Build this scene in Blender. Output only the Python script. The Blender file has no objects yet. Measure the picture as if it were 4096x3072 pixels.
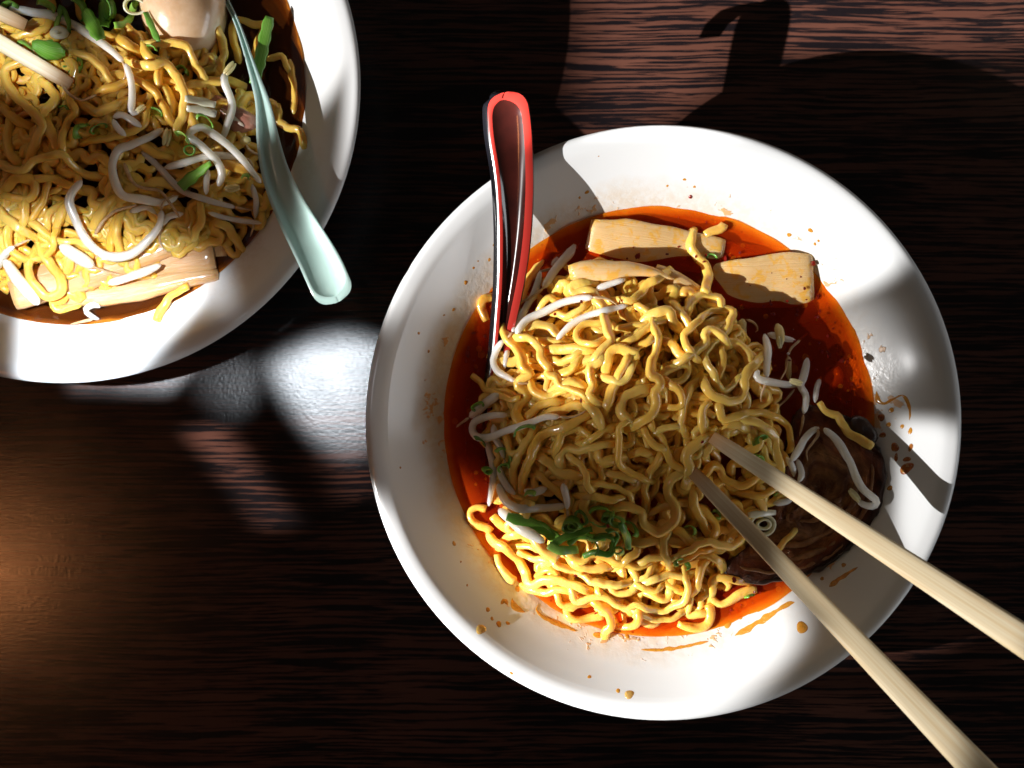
import bpy, bmesh, math, random
import numpy as np
from mathutils import Vector, Matrix

random.seed(7)
rng = np.random.default_rng(7)
scene = bpy.context.scene
COL = scene.collection

# ------------------------------------------------------------------ camera
HC = 0.684                      # camera height above the tabletop (m)
FPX = 5688.0                    # focal length in 4096-wide pixels (50 mm on 36 mm)
cam_d = bpy.data.cameras.new("camera")
cam_d.lens = 50.0
cam_d.sensor_width = 36.0
cam_d.clip_start = 0.01
cam_d.clip_end = 20.0
cam_d.dof.use_dof = True
cam_d.dof.focus_distance = HC - 0.064
cam_d.dof.aperture_fstop = 6.3
cam = bpy.data.objects.new("camera", cam_d)
cam.location = (0, 0, HC)
COL.objects.link(cam)
scene.camera = cam

# ------------------------------------------------------------------ world and exposure
world = bpy.data.worlds.new("World")
scene.world = world
world.use_nodes = True
bg = world.node_tree.nodes["Background"]
bg.inputs[0].default_value = (1.0, 0.84, 0.70, 1)
bg.inputs[1].default_value = 0.022
vs = scene.view_settings
vs.view_transform = 'Standard'
vs.look = 'None'
vs.exposure = 0.0
vs.gamma = 1.0
vs.use_curve_mapping = False
scene.cycles.max_bounces = 8
scene.cycles.diffuse_bounces = 4
scene.cycles.glossy_bounces = 3
scene.cycles.transmission_bounces = 4
scene.cycles.transparent_max_bounces = 8
scene.cycles.caustics_reflective = False
scene.cycles.caustics_refractive = False
scene.cycles.sample_clamp_indirect = 4.0

def PX(u, v, z):
    """photograph pixel (4096 wide) at height z -> world point"""
    return Vector(((u - 2048) / FPX * (HC - z), -(v - 1536) / FPX * (HC - z), z))

K = 4096 / 2212.0
def P2(u, v, z):
    return PX(u * K, v * K, z)

# ------------------------------------------------------------------ lamps
def look_at(o, target):
    d = Vector(target) - o.location
    o.rotation_euler = d.to_track_quat('-Z', 'Y').to_euler()

def masked_spot(name, loc, target, power, color, radius, patches, cone=60):  # light patches are drawn into the beam's strength; no bars block it
    """a spot lamp whose beam is masked in its own strength into hand-shaped patches: (strength, softness px, convex polygon px, plane z)"""
    ld = bpy.data.lights.new(name, 'SPOT')
    ld.energy = power
    ld.color = color
    ld.shadow_soft_size = radius
    ld.spot_size = math.radians(cone)
    ld.spot_blend = 0.1
    o = bpy.data.objects.new(name, ld)
    o.location = loc
    look_at(o, target)
    COL.objects.link(o)
    R = o.rotation_euler.to_matrix().transposed()
    L = Vector(loc)
    ld.use_nodes = True
    nt = ld.node_tree
    N, LK = nt.nodes, nt.links
    em = [n for n in N if n.type == 'EMISSION'][0]
    tc = N.new('ShaderNodeTexCoord')
    sp = N.new('ShaderNodeSeparateXYZ')
    LK.new(tc.outputs['Normal'], sp.inputs[0])
    def mth(op, a, b=None):
        n = N.new('ShaderNodeMath'); n.operation = op
        for i, x in enumerate((a, b)):
            if x is None: continue
            if isinstance(x, (int, float)): n.inputs[i].default_value = x
            else: LK.new(x, n.inputs[i])
        return n.outputs[0]
    U = mth('DIVIDE', sp.outputs[0], sp.outputs[2])
    V = mth('DIVIDE', sp.outputs[1], sp.outputs[2])
    total = None
    for strength, soft, poly, z in patches:
        q = []
        for (pu, pv) in poly:
            l = R @ (P2(pu, pv, z) - L)
            q.append((l.x / l.z, l.y / l.z))
        cx = sum(a for a, b in q) / len(q); cy = sum(b for a, b in q) / len(q)
        l0 = R @ (P2(*poly[0], z) - L)
        sw = soft * 0.0002 / abs(l0.z)
        dmin = None
        for i in range(len(q)):
            (x0, y0), (x1, y1) = q[i], q[(i + 1) % len(q)]
            nx, ny = -(y1 - y0), (x1 - x0)
            ln = math.hypot(nx, ny); nx /= ln; ny /= ln
            c = -(nx * x0 + ny * y0)
            if nx * cx + ny * cy + c < 0: nx, ny, c = -nx, -ny, -c
            n1 = N.new('ShaderNodeMath'); n1.operation = 'MULTIPLY_ADD'
            LK.new(U, n1.inputs[0]); n1.inputs[1].default_value = nx; n1.inputs[2].default_value = c
            n2 = N.new('ShaderNodeMath'); n2.operation = 'MULTIPLY_ADD'
            LK.new(V, n2.inputs[0]); n2.inputs[1].default_value = ny; LK.new(n1.outputs[0], n2.inputs[2])
            d = n2.outputs[0]
            if dmin is None: dmin = d
            else:
                n3 = N.new('ShaderNodeMath'); n3.operation = 'SMOOTH_MIN'
                LK.new(dmin, n3.inputs[0]); LK.new(d, n3.inputs[1]); n3.inputs[2].default_value = sw * 1.5
                dmin = n3.outputs[0]
        mr = N.new('ShaderNodeMapRange'); mr.interpolation_type = 'SMOOTHSTEP'
        LK.new(dmin, mr.inputs['Value'])
        mr.inputs['From Min'].default_value = -sw
        mr.inputs['From Max'].default_value = sw
        mr.inputs['To Min'].default_value = 0
        mr.inputs['To Max'].default_value = strength
        total = mr.outputs[0] if total is None else mth('MAXIMUM', total, mr.outputs[0])
    LK.new(total, em.inputs['Strength'])
    return o

SUN_PATCHES = [  # invented beam pattern, strengthened over the table and the dim noodles
    # the broad patch over the upper half of the near bowl and the table behind it
    (3.4, 70, [(1270, -90), (1720, -90), (1640, 140), (1470, 262), (1270, 330)], 0.0),
    (4.6, 45, [(1600, -90), (2300, -90), (2300, 118), (1600, 118)], 0.0),
    (1.0, 26, [(860, -60), (2000, -60), (2120, 520), (1900, 610), (1500, 872), (1180, 862), (960, 800), (780, 560)], 0.062),
    (0.40, 70, [(1400, 760), (1680, 690), (1800, 760), (1700, 930), (1450, 930)], 0.070),
    (0.13, 110, [(1090, 800), (1720, 800), (1740, 985), (1100, 975)], 0.068),
    # lower patch
    (1.55, 34, [(720, 1040), (850, 1065), (1030, 1120), (1330, 1215), (1560, 1310), (1690, 1405), (1610, 1535), (1440, 1575), (1150, 1545), (860, 1400), (760, 1230)], 0.062),
    (0.13, 50, [(1150, 1640), (1560, 1640), (1640, 1780), (1250, 1800)], 0.062),
    # right patch on rim and chopsticks
    (0.75, 24, [(1850, 935), (2080, 905), (2700, 1060), (2700, 1340), (2150, 1310), (1990, 1240), (1880, 1170)], 0.062),
    (0.62, 26, [(2010, 1230), (2500, 1400), (2500, 1640), (2110, 1470)], 0.062),
    # far bowl, upper right
    (0.66, 30, [(180, -60), (830, -60), (830, 70), (700, 210), (560, 300), (420, 260), (240, 110)], 0.064),
    (0.50, 16, [(560, 250), (640, 230), (560, 330), (470, 400), (420, 330)], 0.064),
    # spoon end, table patches between the bowls
    (0.50, 16, [(790, 470), (885, 440), (915, 545), (850, 600), (800, 580)], 0.062),
    (1.2, 30, [(650, 880), (800, 860), (830, 1060), (745, 1075)], 0.0),
    (1.7, 20, [(398, 925), (470, 910), (640, 1130), (565, 1140)], 0.0),
]
SUN_POS = (-0.885, -0.300, 0.620)
masked_spot("window_sunlight", SUN_POS, (-0.03, 0.02, 0.05), 112.0, (1.0, 0.985, 0.97), 0.0035, SUN_PATCHES, cone=75)

# bright sky seen through the window, mirrored in the lacquered table between the bowls
SKY_PATCHES = [
    (0.78, 34, [(575, 795), (640, 750), (750, 722), (870, 760), (850, 930), (770, 990), (700, 970), (630, 890)], 0.0),
    (0.40, 40, [(400, 775), (540, 790), (545, 860), (500, 900), (430, 860)], 0.0),
    # the wall of the far bowl and the noodles above it
    (9.0, 22, [(14, 610), (420, 610), (440, 640), (280, 834), (64, 834)], 0.058),
    (5.0, 60, [(-160, 470), (200, 470), (440, 570), (470, 640), (-160, 640)], 0.062),
    (3.0, 30, [(-160, -60), (60, 30), (150, 150), (110, 215), (-160, 110)], 0.068),
]
masked_spot("window_skylight", (-0.222, 0.022, 1.0), tuple(P2(420, 700, 0)), 16.0, (0.86, 0.93, 1.0), 0.005, SKY_PATCHES, cone=70)

# warm shaded pendant lamp above the left edge, seen as a glow in the table
ld = bpy.data.lights.new("pendant_lamp", 'SPOT')
ld.energy = 3.1
ld.color = (1.0, 0.36, 0.12)
ld.shadow_soft_size = 0.05
ld.spot_size = math.radians(46)
ld.spot_blend = 1.0
o = bpy.data.objects.new("pendant_lamp", ld)
o.location = (-0.640, -0.220, 1.0)
look_at(o, (-0.30, -0.11, 0.0))
COL.objects.link(o)

# added fill lamp, low on the right, lifting the bowls' shaded inner walls
ld = bpy.data.lights.new("low_side_fill", 'AREA')
ld.shape = 'RECTANGLE'; ld.size = 0.9; ld.size_y = 0.35
ld.energy = 3.4
ld.color = (0.92, 0.96, 1.0)
o = bpy.data.objects.new("low_side_fill", ld)
o.location = (1.25, -0.45, 0.38)
look_at(o, (0.05, -0.02, 0.05))
COL.objects.link(o)

# ceiling downlights out of the picture: small sources that glint on everything wet
for lx, ly, lz, e in ((0.95, 0.75, 1.5, 1.3), (-0.25, 1.15, 1.5, 1.3)):
    ld = bpy.data.lights.new("ceiling_downlight", 'POINT')
    ld.energy = e
    ld.color = (1.0, 0.74, 0.50)
    ld.shadow_soft_size = 0.03
    o = bpy.data.objects.new("ceiling_downlight", ld)
    o.location = (lx, ly, lz)
    COL.objects.link(o)

# soft daylight from the window side
ld = bpy.data.lights.new("window_daylight", 'AREA')
ld.shape = 'RECTANGLE'; ld.size = 0.9; ld.size_y = 0.7
ld.energy = 0.2
ld.color = (0.90, 0.95, 1.0)
o = bpy.data.objects.new("window_daylight", ld)
o.location = (-0.75, 0.55, 0.95)
look_at(o, (0.05, 0.0, 0.03))
COL.objects.link(o)

# ------------------------------------------------------------------ node material helpers
def new_mat(name):
    m = bpy.data.materials.new(name)
    m.use_nodes = True
    nt = m.node_tree
    b = nt.nodes["Principled BSDF"]
    return m, nt, b

def nd(nt, typ, **kw):
    n = nt.nodes.new(typ)
    for k, v in kw.items():
        if k.startswith('i_'):
            key = k[2:]
            key = int(key) if key.isdigit() else key.replace('_', ' ')
            n.inputs[key].default_value = v
        else:
            setattr(n, k, v)
    return n

def ramp(nt, fac, stops, interp='LINEAR'):
    r = nt.nodes.new('ShaderNodeValToRGB')
    r.color_ramp.interpolation = interp
    els = r.color_ramp.elements
    while len(els) < len(stops): els.new(0.5)
    for e, (p, c) in zip(els, stops):
        e.position = p
        e.color = c if len(c) == 4 else (*c, 1)
    nt.links.new(fac, r.inputs[0])
    return r.outputs[0]

def mix(nt, fac, a, b, blend='MIX'):
    n = nt.nodes.new('ShaderNodeMix'); n.data_type = 'RGBA'; n.blend_type = blend
    for sock, x in ((0, fac), (6, a), (7, b)):
        if isinstance(x, (int, float)): n.inputs[sock].default_value = x
        elif isinstance(x, tuple): n.inputs[sock].default_value = x if len(x) == 4 else (*x, 1)
        else: nt.links.new(x, n.inputs[sock])
    return n.outputs[2]

def mathn(nt, op, a, b=0.0, clamp=False):
    n = nt.nodes.new('ShaderNodeMath'); n.operation = op; n.use_clamp = clamp
    for i, x in enumerate((a, b)):
        if isinstance(x, (int, float)): n.inputs[i].default_value = x
        else: nt.links.new(x, n.inputs[i])
    return n.outputs[0]

def noise(nt, vec, scale, detail=3, rough=0.5, dist=0.0):
    n = nd(nt, 'ShaderNodeTexNoise')
    n.inputs['Scale'].default_value = scale
    n.inputs['Detail'].default_value = detail
    n.inputs['Roughness'].default_value = rough
    n.inputs['Distortion'].default_value = dist
    if vec is not None: nt.links.new(vec, n.inputs['Vector'])
    return n.outputs['Fac']

def mapping(nt, vec, scale=(1, 1, 1), loc=(0, 0, 0), rot=(0, 0, 0)):
    n = nd(nt, 'ShaderNodeMapping')
    n.inputs['Scale'].default_value = scale
    n.inputs['Location'].default_value = loc
    n.inputs['Rotation'].default_value = rot
    nt.links.new(vec, n.inputs[0])
    return n.outputs[0]

def bump(nt, h, strength, dist, b, normal=None):
    n = nd(nt, 'ShaderNodeBump')
    n.inputs['Strength'].default_value = strength
    n.inputs['Distance'].default_value = dist
    nt.links.new(h, n.inputs['Height'])
    if normal is not None: nt.links.new(normal, n.inputs['Normal'])
    if b is not None: nt.links.new(n.outputs[0], b.inputs['Normal'])
    return n.outputs[0]

def obj_coord(nt):
    return nd(nt, 'ShaderNodeTexCoord').outputs['Object']
def uv_coord(nt):
    return nd(nt, 'ShaderNodeTexCoord').outputs['UV']
def geo_pos(nt):
    return nd(nt, 'ShaderNodeNewGeometry').outputs['Position']
def obj_rand(nt):
    return nd(nt, 'ShaderNodeObjectInfo').outputs['Random']

def sss(b, w, radius, scale=0.003):
    b.inputs['Subsurface Weight'].default_value = w
    b.inputs['Subsurface Radius'].default_value = radius
    b.inputs['Subsurface Scale'].default_value = scale

# ------------------------------------------------------------------ materials
def mat_table():
    m, nt, b = new_mat("dark_wood_laminate")
    pos = obj_coord(nt)
    warp = noise(nt, mapping(nt, pos, (7, 18, 1)), 1.0, 3)
    comb = nd(nt, 'ShaderNodeCombineXYZ')
    nt.links.new(mathn(nt, 'MULTIPLY', warp, 0.0075), comb.inputs[1])
    add = nd(nt, 'ShaderNodeVectorMath', operation='ADD')
    nt.links.new(pos, add.inputs[0]); nt.links.new(comb.outputs[0], add.inputs[1])
    v = add.outputs[0]
    n1 = noise(nt, mapping(nt, v, (16, 660, 1)), 1.0, 4, 0.58, 0.05)
    n2 = noise(nt, mapping(nt, v, (34, 1500, 1)), 1.0, 3, 0.6)
    n3 = noise(nt, mapping(nt, v, (5, 40, 1)), 1.0, 2)
    s = mathn(nt, 'ADD', mathn(nt, 'MULTIPLY', n1, 0.72), mathn(nt, 'MULTIPLY', n2, 0.28))
    s = mathn(nt, 'ADD', s, mathn(nt, 'MULTIPLY', mathn(nt, 'SUBTRACT', n3, 0.5), 0.16))
    mask = ramp(nt, s, [(0.497, (0, 0, 0)), (0.520, (1, 1, 1))])
    brown = ramp(nt, n3, [(0.3, (0.042, 0.0160, 0.0108)), (0.7, (0.066, 0.026, 0.0175))])
    col = mix(nt, mask, (0.0045, 0.0032, 0.0038), brown)
    nt.links.new(col, b.inputs['Base Color'])
    rr = noise(nt, mapping(nt, pos, (40, 40, 1)), 1.0, 3)
    nt.links.new(mathn(nt, 'MULTIPLY_ADD', rr, 0.10), b.inputs['Roughness'])
    rn = b.inputs['Roughness'].links[0].from_node
    rn.inputs[2].default_value = 0.15
    b.inputs['Specular IOR Level'].default_value = 0.45
    peel = noise(nt, mapping(nt, pos, (620, 620, 1)), 1.0, 3, 0.6)
    bump(nt, peel, 0.5, 0.00010, b)
    return m

def mat_bowl(name, stain, seed):
    m, nt, b = new_mat(name)
    oc = obj_coord(nt)
    sp = nd(nt, 'ShaderNodeSeparateXYZ'); nt.links.new(oc, sp.inputs[0])
    flat = nd(nt, 'ShaderNodeCombineXYZ')
    nt.links.new(sp.outputs[0], flat.inputs[0]); nt.links.new(sp.outputs[1], flat.inputs[1])
    ln = nd(nt, 'ShaderNodeVectorMath', operation='LENGTH'); nt.links.new(flat.outputs[0], ln.inputs[0])
    r = ln.outputs['Value']
    base = (0.79, 0.80, 0.80)
    big = noise(nt, mapping(nt, oc, (1, 1, 1), (seed, 0, 0)), 40, 4, 0.6)
    fine = noise(nt, mapping(nt, oc, (1, 1, 1), (0, seed, 0)), 260, 4, 0.65)
    if stain == 'red':
        # band of dried oily film above the broth line, heavier towards the left and lower left
        rw = mathn(nt, 'ADD', r, mathn(nt, 'MULTIPLY', mathn(nt, 'SUBTRACT', big, 0.5), 0.012))
        film = ramp(nt, mathn(nt, 'MULTIPLY', rw, 7.5), [(0.70, (1, 1, 1)), (0.76, (0.8, 0.8, 0.8)), (0.825, (0, 0, 0))])
        side = ramp(nt, mathn(nt, 'MULTIPLY_ADD', sp.outputs[0], -4.5), [(0.15, (0.35, 0.35, 0.35)), (0.62, (1, 1, 1))])
        side.node.inputs[0].links[0].from_node.inputs[2].default_value = 0.5
        fm = mathn(nt, 'MULTIPLY', film, side)
        fm = mathn(nt, 'MULTIPLY', fm, ramp(nt, fine, [(0.35, (0.35, 0.35, 0.35)), (0.6, (0.9, 0.9, 0.9))]))
        c1 = mix(nt, mathn(nt, 'MULTIPLY', fm, 0.62), base, (0.64, 0.42, 0.17))
        # orange splash marks
        sn = noise(nt, mapping(nt, oc, (1, 1, 1), (seed, seed, 0)), 150, 3, 0.62, 0.4)
        sn2 = noise(nt, mapping(nt, oc, (1, 1, 1), (3, seed, 0)), 22, 2)
        sv = mathn(nt, 'ADD', sn, mathn(nt, 'MULTIPLY', mathn(nt, 'SUBTRACT', sn2, 0.5), 0.40))
        zone = ramp(nt, mathn(nt, 'MULTIPLY', r, 7.5), [(0.70, (1, 1, 1)), (0.80, (0.72, 0.72, 0.72)), (0.865, (0, 0, 0))])
        sv = mathn(nt, 'MULTIPLY', sv, mathn(nt, 'MULTIPLY_ADD', zone, 0.5))
        sv.node.inputs[1].links[0].from_node.inputs[2].default_value = 0.5
        spl = ramp(nt, sv, [(0.585, (0, 0, 0)), (0.625, (1, 1, 1))])
        c2 = mix(nt, mathn(nt, 'MULTIPLY', spl, 0.72), c1, (0.74, 0.33, 0.04))
        nt.links.new(c2, b.inputs['Base Color'])
        nt.links.new(mathn(nt, 'MULTIPLY_ADD', fm, 0.16), b.inputs['Roughness'])
        b.inputs['Roughness'].links[0].from_node.inputs[2].default_value = 0.16
        bump(nt, mathn(nt, 'ADD', spl, mathn(nt, 'MULTIPLY', fine, fm)), 0.5, 0.0004, b)
    else:
        sn = ramp(nt, mathn(nt, 'ADD', mathn(nt, 'MULTIPLY', big, 0.7), mathn(nt, 'MULTIPLY', fine, 0.3)), [(0.52, (0, 0, 0)), (0.58, (1, 1, 1))])
        zone = ramp(nt, mathn(nt, 'MULTIPLY', r, 7.5), [(0.80, (1, 1, 1)), (0.93, (0, 0, 0))])
        k = mathn(nt, 'MULTIPLY', sn, zone)
        nt.links.new(mix(nt, mathn(nt, 'MULTIPLY', k, 0.16), base, (0.55, 0.42, 0.26)), b.inputs['Base Color'])
        nt.links.new(mathn(nt, 'MULTIPLY_ADD', k, 0.12), b.inputs['Roughness'])
        b.inputs['Roughness'].links[0].from_node.inputs[2].default_value = 0.15
        bump(nt, k, 0.25, 0.0003, b)
    b.inputs['Specular IOR Level'].default_value = 0.5
    return m

def mat_noodle(name, c0, c1, c2):
    m, nt, b = new_mat(name)
    rnd = obj_rand(nt)
    pos = geo_pos(nt)
    base = ramp(nt, rnd, [(0.0, c0), (0.5, c1), (1.0, c2)])
    n = noise(nt, pos, 170, 3, 0.6)
    col = mix(nt, ramp(nt, n, [(0.35, (0, 0, 0)), (0.7, (0.45, 0.45, 0.45))]), base, tuple(min(1, x * f) for x, f in zip(c1, (1.05, 1.12, 1.5))))
    nt.links.new(col, b.inputs['Base Color'])
    b.inputs['Roughness'].default_value = 0.38
    b.inputs['Specular IOR Level'].default_value = 0.4
    b.inputs['Coat Weight'].default_value = 0.65
    b.inputs['Coat Roughness'].default_value = 0.11
    b.inputs['Coat IOR'].default_value = 1.5
    sss(b, 0.6, (1.0, 0.58, 0.18), 0.0042)
    h = noise(nt, pos, 600, 2, 0.5)
    h2 = noise(nt, pos, 260, 2, 0.5)
    bump(nt, mathn(nt, 'ADD', mathn(nt, 'MULTIPLY', h, 0.20), h2), 0.55, 0.0009, b)
    return m

def mat_sprout(name, c0, c1, tail):
    m, nt, b = new_mat(name)
    uv = uv_coord(nt)
    pos = geo_pos(nt)
    n = noise(nt, pos, 130, 3)
    col = mix(nt, n, c0, c1)
    nt.links.new(col, b.inputs['Base Color'])
    b.inputs['Roughness'].default_value = 0.28
    b.inputs['Coat Weight'].default_value = 0.35
    b.inputs['Coat Roughness'].default_value = 0.12
    sss(b, 0.9, (1.0, 0.88, 0.70), 0.0080)
    h = noise(nt, mapping(nt, uv, (120, 900, 1)), 1.0, 3)
    bump(nt, h, 0.25, 0.0004, b)
    return m

def mat_simple(name, col, rough=0.35, coat=0.0, ss=None, nscale=None, col2=None, bmp=0.0, bscale=400, spec=0.5):
    m, nt, b = new_mat(name)
    pos = geo_pos(nt)
    if col2 is not None:
        n = noise(nt, pos, nscale or 200, 4, 0.6)
        nt.links.new(mix(nt, ramp(nt, n, [(0.35, (0, 0, 0)), (0.65, (1, 1, 1))]), col, col2), b.inputs['Base Color'])
    else:
        b.inputs['Base Color'].default_value = (*col, 1)
    b.inputs['Roughness'].default_value = rough
    b.inputs['Coat Weight'].default_value = coat
    b.inputs['Coat Roughness'].default_value = 0.08
    b.inputs['Specular IOR Level'].default_value = spec
    if ss: sss(b, ss[0], ss[1], ss[2])
    if bmp: bump(nt, noise(nt, pos, bscale, 4, 0.6), bmp, 0.0006, b)
    return m

def mat_bamboo(name, c0, c1, oil, oilcol):
    m, nt, b = new_mat(name)
    uv = uv_coord(nt); pos = geo_pos(nt)
    f = noise(nt, mapping(nt, uv, (20, 2000, 1)), 1.0, 3, 0.6)
    g = noise(nt, pos, 90, 3)
    col = mix(nt, ramp(nt, f, [(0.25, (0, 0, 0)), (0.75, (1, 1, 1))]), c0, c1)
    col = mix(nt, mathn(nt, 'MULTIPLY', g, 0.30), col, tuple(x * 0.72 for x in c0))
    if oil:
        n = noise(nt, mapping(nt, pos, (1, 1, 1), (oil, 0, 0)), 210, 4, 0.6, 0.5)
        spots = ramp(nt, n, [(0.50, (0, 0, 0)), (0.60, (1, 1, 1))])
        col = mix(nt, 0.18, col, oilcol)
        col = mix(nt, mathn(nt, 'MULTIPLY', spots, 0.75), col, oilcol)
    nt.links.new(col, b.inputs['Base Color'])
    b.inputs['Roughness'].default_value = 0.32
    b.inputs['Coat Weight'].default_value = 0.6
    b.inputs['Coat Roughness'].default_value = 0.10
    sss(b, 0.5, (1.0, 0.7, 0.4), 0.004)
    bump(nt, mathn(nt, 'ADD', f, g), 0.5, 0.0008, b)
    return m

def mat_scallion():
    m, nt, b = new_mat("scallion_green")
    uv = uv_coord(nt); rnd = obj_rand(nt)
    base = ramp(nt, rnd, [(0.0, (0.06, 0.20, 0.012)), (0.4, (0.12, 0.36, 0.020)), (0.75, (0.22, 0.50, 0.035)), (1.0, (0.36, 0.58, 0.09))])
    f = noise(nt, mapping(nt, uv, (40, 2600, 1)), 1.0, 3)
    col = mix(nt, ramp(nt, f, [(0.42, (0, 0, 0)), (0.62, (0.75, 0.75, 0.75))]), base, (0.30, 0.48, 0.13))
    pv = noise(nt, geo_pos(nt), 150, 3)
    col = mix(nt, ramp(nt, pv, [(0.36, (0.35, 0.35, 0.35)), (0.55, (0, 0, 0))]), col, (0.040, 0.15, 0.014))
    nt.links.new(col, b.inputs['Base Color'])
    b.inputs['Roughness'].default_value = 0.36
    b.inputs['Coat Weight'].default_value = 0.25
    b.inputs['Coat Roughness'].default_value = 0.12
    sss(b, 0.25, (0.5, 1.0, 0.2), 0.0015)
    bump(nt, f, 0.4, 0.0004, b)
    return m

def mat_broth(name, stops, transp, tint, flake):
    """liquid: colour deepens with the depth of liquid under the surface (attribute 'depth'); what is just under it shows through"""
    m, nt, b = new_mat(name)
    at = nd(nt, 'ShaderNodeAttribute'); at.attribute_name = 'depth'
    pos = geo_pos(nt)
    n = noise(nt, pos, 55, 3, 0.6, 0.5)
    d = mathn(nt, 'ADD', at.outputs['Fac'], mathn(nt, 'MULTIPLY', mathn(nt, 'SUBTRACT', n, 0.5), 0.003))
    col = ramp(nt, mathn(nt, 'MULTIPLY', d, 70.0), stops)
    vor = nd(nt, 'ShaderNodeTexVoronoi'); vor.inputs['Scale'].default_value = 210
    nt.links.new(pos, vor.inputs['Vector'])
    if flake is not None:
        sp = ramp(nt, vor.outputs['Distance'], [(0.10, (0.75, 0.75, 0.75)), (0.16, (0, 0, 0))])
        gate = ramp(nt, noise(nt, pos, 33, 2), [(0.5, (0, 0, 0)), (0.58, (1, 1, 1))])
        col = mix(nt, mathn(nt, 'MULTIPLY', sp, gate), col, flake)
        # beads of oil floating on the surface
        vo = nd(nt, 'ShaderNodeTexVoronoi'); vo.inputs['Scale'].default_value = 185
        nt.links.new(mapping(nt, pos, (1, 1, 1), (0.3, 0.1, 0)), vo.inputs['Vector'])
        sepc = nd(nt, 'ShaderNodeSeparateColor'); nt.links.new(vo.outputs['Color'], sepc.inputs[0])
        lim = mathn(nt, 'MULTIPLY', sepc.outputs[0], 0.34)
        bead = mathn(nt, 'SUBTRACT', lim, vo.outputs['Distance'])
        beadm = ramp(nt, mathn(nt, 'MULTIPLY', bead, 12.0), [(0.0, (0, 0, 0)), (0.12, (1, 1, 1)), (0.5, (0.45, 0.45, 0.45))])
        gate2 = ramp(nt, noise(nt, pos, 40, 2), [(0.36, (0, 0, 0)), (0.55, (1, 1, 1))])
        col = mix(nt, mathn(nt, 'MULTIPLY', mathn(nt, 'MULTIPLY', beadm, gate2), 0.8), col, (0.88, 0.24, 0.012))
    nt.links.new(col, b.inputs['Base Color'])
    b.inputs['Roughness'].default_value = 0.06
    b.inputs['Specular IOR Level'].default_value = 0.45
    sss(b, 0.35, (1.0, 0.35, 0.08), 0.004)
    v2 = nd(nt, 'ShaderNodeTexVoronoi', feature='SMOOTH_F1'); v2.inputs['Scale'].default_value = 95
    nt.links.new(pos, v2.inputs['Vector'])
    h = mathn(nt, 'ADD', mathn(nt, 'MULTIPLY', v2.outputs['Distance'], 0.5), noise(nt, pos, 240, 2))
    bump(nt, h, 0.10, 0.0012, b)
    tr = nd(nt, 'ShaderNodeBsdfTransparent'); tr.inputs[0].default_value = (*tint, 1)
    mx = nd(nt, 'ShaderNodeMixShader'); mx.inputs[0].default_value = transp
    out = nt.nodes['Material Output']
    nt.links.new(b.outputs[0], mx.inputs[1]); nt.links.new(tr.outputs[0], mx.inputs[2])
    nt.links.new(mx.outputs[0], out.inputs['Surface'])
    return m

def mat_chopstick():
    m, nt, b = new_mat("pale_chopstick_wood")
    uv = uv_coord(nt)
    f = noise(nt, mapping(nt, uv, (9, 900, 1)), 1.0, 4, 0.6)
    g = noise(nt, mapping(nt, uv, (22, 260, 1)), 1.0, 2)
    col = mix(nt, ramp(nt, f, [(0.35, (0, 0, 0)), (0.66, (1, 1, 1))]), (0.78, 0.60, 0.34), (0.90, 0.78, 0.55))
    col = mix(nt, ramp(nt, g, [(0.5, (0, 0, 0)), (0.7, (0.5, 0.5, 0.5))]), col, (0.74, 0.52, 0.27))
    sp = nd(nt, 'ShaderNodeSeparateXYZ'); nt.links.new(uv, sp.inputs[0])
    wet = ramp(nt, mathn(nt, 'MULTIPLY', sp.outputs[0], 20.0), [(0.0, (1, 1, 1)), (0.10, (0.8, 0.8, 0.8)), (0.32, (0, 0, 0))])
    col = mix(nt, mathn(nt, 'MULTIPLY', wet, 0.75), col, (0.42, 0.17, 0.04))
    nt.links.new(col, b.inputs['Base Color'])
    b.inputs['Roughness'].default_value = 0.48
    bump(nt, f, 0.25, 0.0004, b)
    return m

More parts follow.
